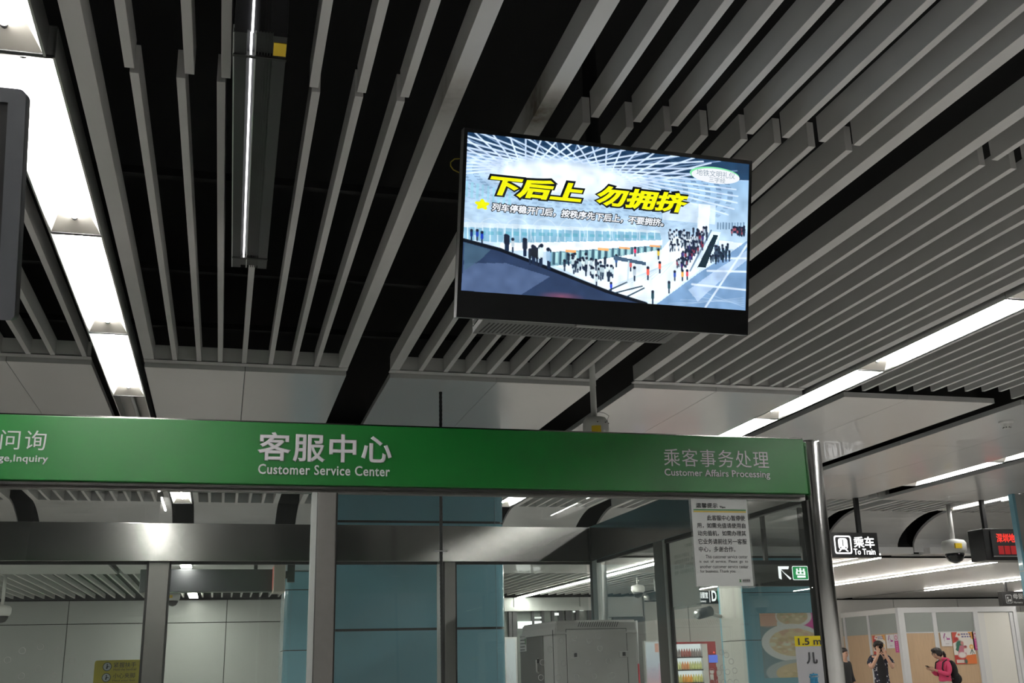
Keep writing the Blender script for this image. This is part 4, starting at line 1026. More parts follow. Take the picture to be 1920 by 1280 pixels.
l, r, b_, t_ = ez(612, 170, 660, 275); flat([circ((l+r)/2, (b_+t_)/2, (r-l)/2, (t_-b_)/2)], M['litwhite'], t, F, 'round_symbol')
# mother-and-baby room sign with exit letter
t, rc, F = hanging('direction_sign', 'small lit sign with letter D seen under the two paper notices', 'sign', 16.5, 1272, 1108, 1349, 1132, .12, 2.878, (1300,))
def dz(x0, y0, x1, y1): return zrect(x0, y0, x1, y1, 16.497, 1200, 1090, 6.737)
lettering('母婴室', dz(745, 132, 858, 212), M['litwhite'], t, F, bold=.02)
lettering('Nursery', dz(748, 232, 836, 268), M['litwhite'], t, F, bold=.02)
lettering('D', dz(904, 112, 966, 248), M['litwhite'], t, F, bold=.03)
l, r, b_, t_ = dz(876, 112, 882, 262); flat([rectp(l, r, b_, t_)], M['litwhite'], t, F, 'divider')
l, r, b_, t_ = dz(976, 112, 988, 235); flat([rectp(l, r, b_, t_)], M['litgreen'], t, F, 'divider')
l, r, b_, t_ = dz(698, 150, 742, 275); flat([rr2(l, r, b_, t_, .02)], M['litwhite'], t, F, 'symbol_frame'); flat([circ((l+r)/2, (b_+t_)/2, .05, .07)], M['dark'], t, F, 'symbol_mother', lift=.002)
# unlit nursery sign at the right edge
t, rc, F = hanging('direction_sign', 'unlit black nursery sign with grey lettering above the white door', 'sign', 19.5, 1879, 1108, 1945, 1135, .12, 2.878, (1890, 1935))
def nz(x0, y0, x1, y1): return zrect(x0, y0, x1, y1, 19.497, 1720, 1080, 6.4)
grey_l = mat('sign_grey', (.32, .33, .33), .5)
lettering('母婴室', nz(1148, 205, 1330, 272), grey_l, t, F, bold=.012)
lettering('Nursery', nz(1158, 300, 1265, 332), grey_l, t, F, bold=.012)
l, r, b_, t_ = nz(1062, 222, 1135, 325); flat(ringpoly(rr2(l, r, b_, t_, .02), rr2(l+.01, r-.01, b_+.01, t_-.01, .015)), grey_l, t, F, 'symbol_frame')
flat([circ(l+.05, t_-.06, .02), [(l+.03, b_+.03), (l+.05, t_-.08), (l+.07, t_-.10), (l+.06, b_+.03)], circ(l+.10, b_+.06, .025)], grey_l, t, F, 'symbol_mother')
# dark display box and red lit unit behind the rear band
t, rc, F = hanging('advert_box', 'wide dark purple-grey box hanging behind the rear glass, left of the red display', 'display', 15.9, 262, 1067, 511, 1109, .25, 2.878, (300, 480), m=mat('box_purple_grey', (.032, .031, .038), .4))
u = thing('led_display', 'small cream display unit with red glowing side next to the far blue column', 'display', (.75, 15.7, 2.5))
x0 = aty(513, 1085, 15.6)[0]; zb_ = aty(515, 1109, 15.6)[2]
MB().box(x0, x0+.16, 15.6, 16.1, zb_, 2.85).build('casing', mat('cream_casing', (.50, .46, .41), .5), u, bevel=.012)
MB().box(x0-.004, x0, 15.63, 16.07, zb_+.04, 2.83).build('red_screen', emat('red_side', (.5, .12, .10), .7), u)
MB().box(x0+.20, x0+.30, 15.85, 15.95, zb_+.15, 2.878).build('hanger', M['dark'], u); MB().box(x0+.16, x0+.21, 15.85, 15.95, zb_+.2, zb_+.3).build('arm', M['dark'], u)

# ------------------------------------------------------------------ ceiling cameras
def dome_cam(label, px, py, Y, ztop, s=1.0, tagc=True):
    p = aty(px, py, Y); x, z = p[0], p[2]
    t = thing('dome_camera', label, 'camera', (x, Y, z), 'dome cameras on poles')
    MB().tube([(x, Y, z+.11*s), (x, Y, ztop)], .03*s, 14).build('pole', M['white'], t, smooth=True)
    MB().lathe((x, Y, z), [(.05*s, .13*s), (.14*s, .11*s), (.165*s, .07*s), (.16*s, -.02*s), (.13*s, -.06*s)], 24).build('housing', M['white'], t, smooth=True)
    MB().lathe((x, Y, z), [(.125*s, -.06*s), (.12*s, -.10*s), (.085*s, -.16*s), (.02*s, -.19*s)], 20).build('dome', M['gloss'], t, smooth=True)
    if tagc:
        MB().box(x-.10*s, x+.0*s, Y-.175*s, Y-.15*s, z-.005*s, z+.06*s).build('yellow_label', M['yellow'], t)
    return t
dome_cam('white dome camera on a long pole between train sign and red display', 1789, 1029, 12.85, H)
dome_cam('white dome camera with yellow label seen left of the booth, beside the steel post', 324, 1121, 19.5, 2.90, .72)
dome_cam('white dome camera at the left picture edge, seen through the booth', 3, 1148, 17.6, 2.90, .8, False)
dome_cam('grey dome camera hanging before the back wall, left of the side post', 1196, 1106, 18.0, 2.88, .72, False)
def bullet(label, px, py, Y, wall):
    p = aty(px, py, Y)
    t = thing('bullet_camera', label, 'camera', (p[0], Y, p[2]))
    MB().tube([(p[0]-.14, Y-.06, p[2]-.02), (p[0]+.10, Y+.03, p[2]+.03)], .075, 16).build('body', M['darkgrey'], t, smooth=True)
    MB().tube([(p[0]-.19, Y-.075, p[2]-.02), (p[0]-.13, Y-.055, p[2]-.02)], .05, 14).build('lens', M['alu'], t, smooth=True)
    MB().tube([(p[0]+.06, Y+.03, p[2]), tuple(wall(p))], .028, 10).build('bracket', M['white'], t, smooth=True)
    return t
bullet('dark bullet camera fixed beside the pale block side, under the lit D sign', 1322, 1149, 15.4, lambda p: (7.265, 15.45, p[2]-.05))
bullet('small bullet camera hanging right of the grey dome camera before the back wall', 1226, 1118, 18.6, lambda p: (p[0]+.06, 18.66, 2.878))

# ------------------------------------------------------------------ caution sign at lower left
ys = thing('caution_sign', 'yellow escalator caution sign with two round symbols behind the booth at lower left', 'sign', (-.78, 9.5, 0))
x0, x1 = aty(177, 1250, 9.5)[0], -.59; z1 = aty(220, 1237, 9.5)[2]
MB().prism(rrect(x0, x1, z1-.34, z1, .02), 1, 9.5, 9.506).build('plate', M['signyellow'], ys)
MB().box(-.80, -.76, 9.507, 9.547, 0, z1-.05).build('stand_post', M['steeldull'], ys)
MB().lathe((-.78, 9.527, 0), [(.15, 0), (.15, .012), (.03, .02)], 24).build('stand_foot', M['steeldull'], ys)
FY = front(9.4985)
def yz(x0, y0, x1, y1): return zrect(x0, y0, x1, y1, 9.4985, 0, 1040, 5.334)
for (xa, ya, xb, yb) in ((1027, 1072, 1117, 1162), (1017, 1180, 1107, 1272)):
    l, r, b_, t_ = yz(xa, ya, xb, yb); cx_, cy_ = (l+r)/2, (b_+t_)/2; R0 = (r-l)/2
    dsk = flat([circ(cx_, cy_, R0)], M['ink'], ys, FY, 'symbol_rim', lift=.0005); flat([circ(cx_, cy_, R0*.86)], M['paper'], ys, FY, 'symbol_disc', lift=.001)
    flat([circ(cx_, cy_+R0*.45, R0*.16, n=12), [(cx_-R0*.25, cy_-R0*.5), (cx_+R0*.1, cy_-R0*.5), (cx_+R0*.25, cy_+R0*.2), (cx_-R0*.1, cy_+R0*.25)], [(cx_, cy_+R0*.15), (cx_+R0*.6, cy_), (cx_+R0*.6, cy_-R0*.12), (cx_, cy_)]], M['ink'], ys, FY, 'symbol_figure', lift=.0015)
lettering('紧握扶手', yz(1138, 1072, 1362, 1125), M['ink'], ys, FY)
lettering('Hold the handrail', yz(1135, 1132, 1362, 1155), M['ink'], ys, FY)
lettering('小心夹脚', yz(1130, 1180, 1350, 1232), M['ink'], ys, FY)
lettering('Mind your feet', yz(1125, 1245, 1352, 1268), M['ink'], ys, FY)

# ------------------------------------------------------------------ back wall furniture seen through the booth
def lightbox(label, px0, py0, px1, Y, h, img, em=.55):
    l = aty(px0, py0+30, Y)[0]; r = aty(px1, py0+30, Y)[0]; t_ = aty((px0+px1)/2, py0, Y)[2]
    t = thing('light_box', label, 'light box', ((l+r)/2, Y, t_-h))
    MB().box(l-.03, r+.03, Y, Y+.09, t_-h-.03, t_+.03).build('frame', M['alu'], t)
    picture(img, (l, r, t_-h, t_), picmat('lightbox_picture', em), t, front(Y-.001), 'poster', lift=.002)
    MB().box(l, r, Y+.02, Y+.06, 0, t_-h-.03).build('plinth', M['darkgrey'], t)
    return t
pc_ = Pic(24, 60, (.80, .88, .92))
pc_.a[:] = np.array((.82, .90, .93))*(1-pc_.y[..., None])+np.array((.28, .24, .5))*pc_.y[..., None]
pc_.put(np.clip(1-np.abs(pc_.y-.55)/.25, 0, 1), (.85, .42, .42), .7); pc_.rect(.88, 0, 1, 1, (.95, .30, .12)); pc_.rect(.60, .02, .82, .13, (.85, .40, .28))
rl = random.Random(4)
for k in range(24): pc_.line(.05+.5*rl.random(), .32+.2*rl.random(), .3+.5*rl.random(), .33+.2*rl.random(), .02, (.45, .42, .55), .35)
lightbox('lit poster box with pale sky and pink scene beside the vending machine', 1211.5, 1203.5, 1241, 21.8, 1.5, pc_.a, .62)
pc_ = Pic(16, 60, (.80, .86, .84)); pc_.a[:] = np.array((.85, .9, .9))*(1-.35*pc_.y[..., None])
for k in range(12): pc_.line(rl.random(), .3+.5*rl.random(), rl.random(), .4+.5*rl.random(), .04, (.5, .45, .42), .4)
lightbox('tall pale lit panel between blue column and grey cabinet', 949, 1197, 967, 21.0, 1.6, pc_.a, .62)
# vending machine
VY = 21.5
vl, vr = aty(1256, 1230, VY)[0], aty(1343, 1230, VY)[0]; vt = aty(1310, 1202.5, VY)[2]
vm = thing('vending_machine', 'red vending machine with brightly lit drink shelves before the back wall', 'vending machine', ((vl+vr)/2, VY, 0))
b = MB().box(vl, vr, VY+.10, VY+.75, 0, vt)
b.build('cabinet', M['red'], vm, bevel=.01)
def vz(x0, y0, x1, y1, Y=VY): return zrect(x0, y0, x1, y1, Y, 1200, 1090, 6.737)
wl, wr = vl+.06, vz(850, 790, 851, 800)[0]; wt = vz(500, 788, 600, 790)[3]
MB().box(vl, vr, VY, VY+.10, wt, vt).build('header', M['red'], vm); MB().box(vl, wl, VY, VY+.10, .1, wt).build('side_frame', M['red'], vm)
MB().box(wr, vr, VY, VY+.10, .1, wt).build('control_panel', M['red'], vm); MB().box(wl, wr, VY, VY+.10, .1, .75).build('lower_panel', M['red'], vm)
MB().box(wl, wr, VY+.085, VY+.099, .75, wt).build('lit_back', emat('vending_light', (.95, 1, 1), .95), vm)
MB().box(wr-.12, wr, VY+.01, VY+.085, .75, wt).build('inner_side', M['white'], vm)
for i, (yb, kinds) in enumerate(((950, 'grey'), (1112, 'green'), (1275, 'orange'))):
    z = vz(500, yb, 600, yb+1)[2]
    MB().box(wl, wr-.12, VY+.01, VY+.085, z-.022, z).build('shelf', M['darkgrey'], vm)
    nb = 11
    for k in range(nb):
        x = wl+.06+(wr-.12-wl-.10)*k/(nb-1)
        colr = ((.35, .30, .30), (.45, .12, .10)) if kinds == 'grey' else (((.85, .35, .12), (.75, .80, .35)) if kinds == 'green' else ((.80, .78, .25), (.95, .45, .03)))
        c_ = colr[1] if (k in (3, 4, 5, 6) and kinds != 'green') else (colr[0] if (kinds != 'green' or k in (3, 4, 5)) else colr[1])
        key = 'drink%s' % (c_,)
        if key not in M: M[key] = mat('drink_label', c_, .4)
        dr_ = MB().lathe((x, VY+.045, z), [(.024, 0), (.026, .01), (.026, .10), (.011, .14), (.011, .16)], 12).build('drink_bottle', M[key], None, smooth=True)
        tag(dr_, '%s drink bottle on the %s lit shelf of the vending machine' % ({'grey': 'grey and red', 'green': 'green tea or orange', 'orange': 'yellow or orange'}[kinds], ('upper', 'middle', 'lower')[i]), 'bottle', 'drink bottles on the %s vending shelf' % ('upper', 'middle', 'lower')[i])
l, r, b_, t_ = vz(868, 925, 978, 1022); MB().box(l, r, VY-.012, VY, b_, t_).build('touch_screen', emat('blue_screen', (.12, .22, .95), .9), vm)
l, r, b_, t_ = vz(918, 882, 944, 904); MB().ball(((l+r)/2, VY-.01, (b_+t_)/2), .018, .01, .018).build('red_lamp', emat('red_lamp', (1, .08, .05), 1.5), vm)
for x0, y0, x1, y1 in ((990, 1030, 1040, 1075), (900, 1120, 950, 1160), (1000, 1125, 1050, 1195), (905, 1170, 950, 1240)):
    l, r, b_, t_ = vz(x0-20, y0, x1-20, y1); MB().box(l, min(r, vr-.02), VY-.006, VY, b_, t_).build('pay_panel', M['white'], vm)
# dark doorway frame in the back wall
d1 = []
DY = 23.42
def bz_(x0, y0, x1, y1, Y=DY): return zrect(x0, y0, x1, y1, Y, 940, 1040, 5.334)
l, r, b_, t_ = bz_(1112, 625, 1425, 700)
q = MB().box(l, r, DY-.06, DY+.06, t_-.10, t_).box(r-.20, r, DY-.06, DY+.06, 0, t_-.10).box(l, l+.12, DY-.06, DY+.06, 0, t_-.10)
struct(q.build('door_1', M['darkgrey'])); struct(MB().box(l+.12, r-.20, DY+.0, DY+.05, 0, t_-.10).build('door_1', mat('door_grey', (.22, .23, .22), .4)))
# glazed entrance at far left of the cabinet, with lit openings
l, r, b_, t_ = bz_(20, 520, 905, 560)
struct(MB().box(l, r, DY-.10, DY+.05, b_, t_).build('trim_5', M['wallgrey']))
q = MB()
for x0, x1 in ((70, 100), (108, 150), (300, 322), (397, 425), (500, 522), (570, 610), (640, 700), (740, 772), (862, 900)):
    a_ = bz_(x0, 560, x1, 800); q.box(a_[0], a_[1], DY-.06, DY+.04, 0, b_)
struct(q.build('trim_5', M['darkgrey']))
l2, r2, b2, t2 = bz_(20, 560, 905, 800)
struct(MB().box(l2, r2, DY+.045, DY+.06, .2, b_).build('door_2', mat('dim_glass', (.16, .18, .17), .15)))
for k, (x0, y0, x1, y1, e) in enumerate(((158, 665, 300, 735, 2.), (326, 620, 394, 637, 1.2), (326, 662, 396, 700, 2.), (526, 580, 567, 606, 1.6), (776, 538, 816, 560, 1.4), (708, 560, 732, 575, 1.4))):
    a_ = bz_(x0, y0, x1, y1, DY-.02)
    tag(MB().box(a_[0], a_[1], DY-.075, DY-.065, a_[2], a_[3]).build('lit_opening', emat('bright_opening', (1, 1, .97), e)), 'bright white lit opening in the far entrance, %s from the left' % ORD[k], 'lit panel', 'lit openings of the far entrance')
# food poster on the blue block
fp = Pic(90, 110, (.16, .24, .27))
fp.poly([(0, 0), (.33, 0), (.42, .14), (.30, .2), (0, .2)], (.62, .42, .30)); fp.ell(.12, .09, .16, .12, (.60, .33, .24), .8, 6)
fp.poly([(.28, 0), (.45, 0), (.5, .2), (.25, .22)], (.6, .66, .66))
fp.poly([(.56, 0), (1, 0), (1, .10), (.86, .10), (.86, .17), (.82, .17), (.82, .36), (.72, .3)], (.62, .06, .32))
fp.ell(.52, .05, .28, .17, (.72, .72, .68)); fp.ell(.50, .05, .24, .14, (.55, .44, .28))
fp.ell(.47, .46, .47, .29, (.80, .81, .76)); fp.ell(.50, .46, .385, .215, (.66, .52, .32))
fp.ell(.55, .92, .52, .20, (.40, .44, .46)); fp.ell(.60, .93, .42, .16, (.62, .48, .28))
rf = random.Random(8)
for k in range(60):
    a, q_ = rf.random()*6.3, rf.random()**.5; x, y = .50+.36*q_*math.cos(a), .46+.19*q_*math.sin(a); fp.ell(x, y, .02+.05*rf.random(), .015+.025*rf.random(), rf.choice([(.80, .74, .60), (.62, .36, .26), (.72, .60, .36), (.55, .40, .22)]), .8, 2)
for k in range(30):
    a, q_ = rf.random()*6.3, rf.random()**.5; x, y = .50+.21*q_*math.cos(a), .05+.11*q_*math.sin(a); fp.ell(x, y, .03, .018, rf.choice([(.68, .60, .40), (.42, .38, .2), (.6, .36, .22)]), .8, 2)
    x, y = .60+.36*q_*math.cos(a), .93+.12*q_*math.sin(a); fp.ell(x, y, .045, .02, rf.choice([(.70, .56, .34), (.52, .38, .2)]), .8, 2)
l = aty(1427.5, 1200, by0)[0]; r = 8.55; t_ = aty(1470, 1149, by0)[2]; b_ = aty(1470, 1270, by0)[2]
fp.a = np.clip(fp.a*1.3, 0, .9)
po = thing('food_poster', 'large food poster with noodle bowls and pink corner on the blue block', 'poster', ((l+r)/2, by0, b_))
MB().box(l, r, by0-.006, by0-.001, b_, t_).build('board', M['paper'], po)
picture(fp.a, (l, r, b_, t_), picmat('poster_print', emit=False, rough=.35), po, front(by0-.0065), 'print')

# ------------------------------------------------------------------ nursery room partition
PY = 23.0
def pz(px, py, Y=PY): return aty(px, py, Y)
XC = pz(1681, 1140)[0]; zt = 1.43+ (pz(1681, 1139)[2]-1.43)
pt = thing('nursery_partition', 'wood and frosted glass nursery partition with grey frame behind the two phone users', 'partition', (XC+2, PY, 0))
def fz(x0, y0, x1, y1, Y=PY, ox=1560, oy=1080, s=6.4): return zrect(x0, y0, x1, y1, Y, ox, oy, s)
zg = fz(820, 675, 1250, 676)[2]
xm1, xm2, xd0, xd1, xe = pz(1753, 1200)[0], pz(1760, 1200)[0], pz(1826, 1160)[0], pz(1843, 1200)[0], pz(1903, 1160)[0]
MB().box(XC, xe+.05, PY-.03, PY+.08, zt-.12, zt).build('top_rail', M['ptnframe'], pt)
MB().box(XC, XC+.16, PY-.03, PY+.08, 0, zt-.12).build('corner_post', M['ptnframe'], pt)
MB().box(xm1, xm2, PY-.02, PY+.06, 0, zt-.12).build('mullion', M['ptnframe'], pt)
MB().box(xd0-.02, xd0+.10, PY-.03, PY+.08, 0, zt-.12).build('door_post', M['ptnframe'], pt)
MB().box(xd0+.10, xd0+.27, PY-.03, PY+.08, 0, zt-.14).build('door_post', M['ptnwhite'], pt)
dW = MB().box(xd0+.27, xe-.16, PY+.0, PY+.05, 0, zt-.14).build('door', mat('door_pale', (.80, .80, .76), .35), pt); dW['label'] = 'pale white door leaf'
MB().box(xe-.15, xe-.06, PY-.02, PY+.06, 0, zt-.14).build('door_post', M['ptnframe'], pt)
MB().box(xe-.05, xe+.05, PY-.03, PY+.08, 0, zt-.12).build('end_post', M['ptnframe'], pt)
for x0, x1 in ((XC+.16, xm1), (xm2, xd0-.02)):
    MB().box(x0, x1, PY+.01, PY+.03, zg, zt-.12).build('frosted_pane', M['frost'], pt)
    MB().box(x0, x1, PY+.01, PY+.04, 0, zg).build('wood_panel', M['wood'], pt)
    MB().box(x0, x1, PY+.0, PY+.05, zg-.012, zg+.012).build('cross_rail', M['ptnframe'], pt)
# side running back to the wall
YE = 25.48
MB().box(XC, XC+.10, PY+.08, YE, zt-.12, zt).build('top_rail', M['ptnwhite'], pt)
def sy_(px): return atx(px, 1200, XC)[1]
ys_ = [PY+.08, sy_(1633), sy_(1588), YE]
for k in range(3):
    a_, b2_ = ys_[k], ys_[k+1]
    if k: MB().box(XC, XC+.08, a_, a_+.09, 0, zt-.12).build('mullion', M['ptnframe'], pt)
    a2 = a_+(.09 if k else 0)
    MB().box(XC+.02, XC+.04, a2, b2_, zg, zt-.12).build('frosted_pane', M['frost'], pt)
    MB().box(XC+.02, XC+.05, a2, b2_, 0, zg).build('wood_panel', M['wood'], pt)
struct(MB().box(xe+.06, 33.8, PY+.3, PY+.36, 0, 2.4).build('wall_back', M['wallgrey']))
# posters on the partition
def paint_mother():
    p = Pic(60, 88, (.82, .78, .74))
    p.poly([(0, 0), (.25, 0), (.1, .2), (.18, .3), (0, .35)], (.62, .10, .07)); p.ell(.17, .22, .12, .07, (.50, .04, .05), 1, 4)
    p.poly([(.75, 0), (1, 0), (1, .25), (.86, .2)], (.80, .38, .08))
    p.ell(.30, .42, .18, .16, (.04, .17, .12), 1, 4); p.poly([(.08, .55), (.22, .35), (.36, .34), (.2, .62)], (.04, .17, .12))
    p.ell(.42, .35, .07, .065, (.62, .28, .27), 1, 3); p.poly([(.30, .42), (.46, .42), (.55, .6), (.58, .72), (.15, .72)], (.56, .20, .27))
    p.ell(.55, .48, .07, .05, (.70, .38, .30), 1, 3); p.ell(.55, .46, .07, .035, (.35, .05, .08), 1, 3); p.poly([(.48, .52), (.64, .52), (.6, .66), (.46, .64)], (.80, .74, .72))
    p.ell(.84, .47, .10, .075, (.85, .42, .05), 1, 3); p.ell(.84, .47, .05, .035, (.9, .75, .5), 1, 3)
    for s in (-1, 1): p.line(.84, .55, .84+.09*s, .68, .03, (.05, .12, .10))
    p.line(.84, .55, .84, .8, .025, (.05, .12, .10))
    p.poly([(.0, .72), (.55, .72), (.62, 1), (0, 1)], (.55, .06, .05)); p.poly([(.5, .74), (1, .70), (1, 1), (.55, 1)], (.80, .22, .07)); p.ell(.36, .72, .18, .09, (.84, .8, .78), 1, 4)
    p.rect(.06, .86, .42, .97, (.70, .64, .60)); p.ell(.5, .92, .07, .07, (.06, .15, .13), 1, 3)
    for k in range(4):
        p.rect(.42+.12*k, .05, .51+.12*k, .095, (.10, .09, .30), .85); p.rect(.44+.12*k, .12, .53+.12*k, .165, (.10, .09, .30), .85)
    p.ell(.32, .08, .06, .035, (.65, .12, .08), 1, 3)
    return p.a
def paint_white():
    p = Pic(26, 36, (.76, .75, .78)); p.line(.42, .08, .28, .38, .09, (.28, .02, .22)); p.line(.3, .38, .32, .62, .03, (.28, .02, .22)); p.line(.5, .3, .58, .4, .05, (.32, .05, .25)); p.rect(.55, .42, .85, .52, (.40, .05, .30)); p.rect(.38, .80, .72, .83, (.3, .3, .33)); return p.a
def paint_pink():
    p = Pic(14, 44, (.62, .08, .32)); p.rect(0, 0, 1, .36, (.75, .66, .72)); p.ring(.5, .2, .3, .1, .12, (.6, .06, .2)); 
    for k in range(5): p.rect(.35, .44+.1*k, .65, .50+.1*k, (.72, .3, .5))
    return p.a
def poster(img, label, rect, fr, Yoff):
    t = thing('poster', label, 'poster', tuple(fr @ Vector(((rect[0]+rect[1])/2, rect[2], 0))), 'posters on the nursery partition')
    l, r, b_, t_ = rect
    MB().box(l, r, b_, t_, 0, .004).xf(fr).build('sheet', M['paper'], t)
    picture(img, rect, picmat('poster_print', emit=False), t, fr, 'print', lift=.005); return t
def qz(x0, y0, x1, y1): return zrect(x0, y0, x1, y1, PY, 1720, 1080, 6.4)
FP = front(PY-.006)
poster(paint_mother(), 'colourful mother and baby poster on the wood panel behind the person in pink', qz(432, 668, 690, 1052), FP, 0)
poster(paint_white(), 'small white leaflet left of the colourful mother and baby poster', qz(280, 675, 408, 840), FP, 0)
poster(paint_pink(), 'narrow pink strip poster right of the colourful mother and baby poster', qz(664, 665, 735, 885), FP, 0)
FX = frame((XC+.014, 0, 0), (0, -1, 0), (0, 0, 1))
def xz(px0, py0, px1, py1):
    ym, xm = (py0+py1)/2, (px0+px1)/2
    return (-atx(px0, ym, XC)[1], -atx(px1, ym, XC)[1], atx(xm, py1, XC)[2], atx(xm, py0, XC)[2])
poster(paint_mother(), 'orange and pink poster on the partition side behind the man with raised phone', xz(1637, 1191, 1660, 1232), FX, 0)
poster(paint_white(), 'small white leaflet on the partition side right of the man with raised phone', xz(1661.5, 1189, 1676, 1215), FX, 0)
poster(paint_pink(), 'narrow pink strip poster next to the partition corner post', xz(1677, 1188, 1684, 1223), FX, 0)
# ------------------------------------------------------------------ people
def skinned(name, J, E_, m, parent, T, sub=2):
    """one continuous surface grown along joints J {name: (x, y, z, r)} and edges E_; T places it"""
    keys = list(J); idx = {k: i for i, k in enumerate(keys)}
    me = bpy.data.meshes.new('tmp'); me.from_pydata([J[k][:3] for k in keys], [(idx[a], idx[b]) for a, b in E_], []); me.update()
    o = bpy.data.objects.new('tmp', me); COL.objects.link(o)
    md = o.modifiers.new('skin', 'SKIN'); md.use_smooth_shade = True; md.branch_smoothing = .4
    if not me.skin_vertices: me.skin_vertices.new()
    for k in keys:
        r = J[k][3]; r = r if isinstance(r, tuple) else (r, r)
        d = me.skin_vertices[0].data[idx[k]]; d.radius = r; d.use_root = (idx[k] == 0)
    s = o.modifiers.new('sub', 'SUBSURF'); s.levels = sub; s.render_levels = sub
    dg = bpy.context.evaluated_depsgraph_get(); r_ = bpy.data.meshes.new_from_object(o.evaluated_get(dg)); r_.name = name
    bpy.data.objects.remove(o); bpy.data.meshes.remove(me)
    r_.transform(T); v = np.empty(len(r_.vertices)*3); r_.vertices.foreach_get('co', v); v = v.reshape(-1, 3); c = (v.min(0)+v.max(0))/2
    r_.vertices.foreach_set('co', (v-c).ravel()); r_.materials.clear(); r_.materials.append(m); r_.update()
    return link(name, r_, c, parent, smooth=True)
def part(b, name, m, parent, T, smooth=True): return b.xf(T).build(name, m, parent, smooth=smooth)
def chain(J, E_, root, pre, pts):
    last = root
    for i, p in enumerate(pts):
        k = '%s%d' % (pre, i); J[k] = p; E_.append((last, k)); last = k
    return last
def hand(J, E_, wrist, pre, p, fw, side, r=.009, curl=.5):
    """palm and five unequal fingers from wrist joint; fw pointing along the fingers, side toward the thumb"""
    p = Vector(p); fw = Vector(fw).normalized(); sd = (Vector(side)-fw*Vector(side).dot(fw)).normalized(); nn = fw.cross(sd)
    q = p+fw*.045; J[pre+'palm'] = (*q, (.036, .020)); E_.append((wrist, pre+'palm'))
    for i, (off, ln) in enumerate(((.028, .070), (.010, .080), (-.008, .074), (-.026, .058))):
        a = q+fw*.035+sd*off; b = a+fw*ln*.5; c = b+(fw*(1-curl)+nn*curl).normalized()*ln*.5
        chain(J, E_, pre+'palm', pre+'f%d_' % i, [(*a, r), (*b, r*.95), (*c, r*.8)])
    a = q-fw*.01+sd*.034; b = a+(fw*.6+sd*.6)*.035; c = b+(fw+nn*.4).normalized()*.03
    chain(J, E_, pre+'palm', pre+'t', [(*a, r*1.1), (*b, r), (*c, r*.85)])
def face(parent, T, hc, R0, hairm, skinm, look=0):
    """eyes, brows, nose, mouth and ears on the head centred at hc, facing -Y"""
    x, y, z = hc
    for s in (-1, 1):
        part(MB().ball((x+s*.032, y-R0*.90, z+.005), .013, .008, .007), 'eye', M['hair'], parent, T)
        part(MB().ball((x+s*.033, y-R0*.92, z+.026), .018, .006, .004), 'eyebrow', M['hair'], parent, T)
        part(MB().ball((x+s*R0*.93, y+.005, z-.005), .010, .022, .030), 'ear', skinm, parent, T)
    part(MB().ball((x, y-R0*1.02, z-.018), .012, .016, .024), 'nose', skinm, parent, T)
    part(MB().ball((x, y-R0*.93, z-.055), .022, .008, .006), 'mouth', mat('lips', (.38, .15, .13), .5), parent, T)
def legs(J, E_, hip, w, knee_z=.50, fwd=0.0):
    for s, n_ in ((-1, 'L'), (1, 'R')):
        chain(J, E_, hip, 'leg'+n_, [(s*w, 0, .84, .085), (s*(w+.01), -.015+fwd*s, knee_z, .060), (s*(w+.012), .015+fwd*s*1.2, .10, .040), (s*(w+.02), -.10+fwd*s*1.2, .035, .032)])
def trousers(m, parent, T, w, top=1.0, r=.155):
    J = {'hip': (0, .0, top-.10, (r, r*.80)), 'waist': (0, 0, top, (r*.95, r*.74))}; E_ = [('hip', 'waist')]
    for s, n_ in ((-1, 'L'), (1, 'R')):
        chain(J, E_, 'hip', 'leg'+n_, [(s*w, 0, .80, .098), (s*(w+.01), -.01, .50, .078), (s*(w+.012), .015, .10, .066)])
    skinned('trousers', J, E_, m, parent, T)
    for s in (-1, 1): part(MB().ball((s*(w+.018), -.06, .045), .048, .135, .045), 'shoe', M['blackcloth'], parent, T)
def body(J, E_, zs, w, hc):
    """pelvis to head"""
    J['pelvis'] = (0, 0, zs*.56, (.135, .10)); J['spine'] = (0, .0, zs*.66, (.125, .095)); J['chest'] = (0, .0, zs*.765, (.145, .10)); J['neckbase'] = (0, .005, zs*.84, (.07, .06))
    J['neck'] = (hc[0]*.6, hc[1]*.6, (zs*.84+hc[2])/2-.01, .052); J['head0'] = (hc[0], hc[1]-.005, hc[2]-.045, (.062, .072)); J['head1'] = (hc[0], hc[1], hc[2]+.035, (.074, .088)); J['head2'] = (hc[0], hc[1]+.004, hc[2]+.085, (.055, .062))
    for a, b in (('pelvis', 'spine'), ('spine', 'chest'), ('chest', 'neckbase'), ('neckbase', 'neck'), ('neck', 'head0'), ('head0', 'head1'), ('head1', 'head2')): E_.append((a, b))
PYP = 21.5
# --- man taking a photo
mp = aty(1650, 1240, PYP); Tm = Matrix.Translation((mp[0], PYP, 0)) @ Matrix.Rotation(math.radians(-22), 4, 'Z') @ Matrix.Scale(1.03, 4)
man_ = thing('person', 'person in dark patterned short-sleeved shirt holding a phone up to the face with both hands', 'person', (mp[0], PYP, 0))
J, E_ = {}, []
hc = (0, -.03, 1.585)
body(J, E_, 1.70, .2, hc)
legs(J, E_, 'pelvis', .10)
for s, n_ in ((-1, 'L'), (1, 'R')):
    chain(J, E_, 'chest', 'arm'+n_, [(s*.165, 0, 1.385, .058), (s*.225, -.05, 1.27, .048), (s*.215, -.15, 1.165, .043), (s*.13, -.23, 1.32, .036), (s*.075, -.265, 1.425, .029)])
    hand(J, E_, 'arm%s4' % n_, 'hand'+n_, (s*.075, -.265, 1.425), (-s*.22, .02, .9), (-s*.9, .1, .2), curl=.45)
skinned('body', J, E_, M['skin'], man_, Tm)
face(man_, Tm, hc, .082, M['hair'], M['skin'])
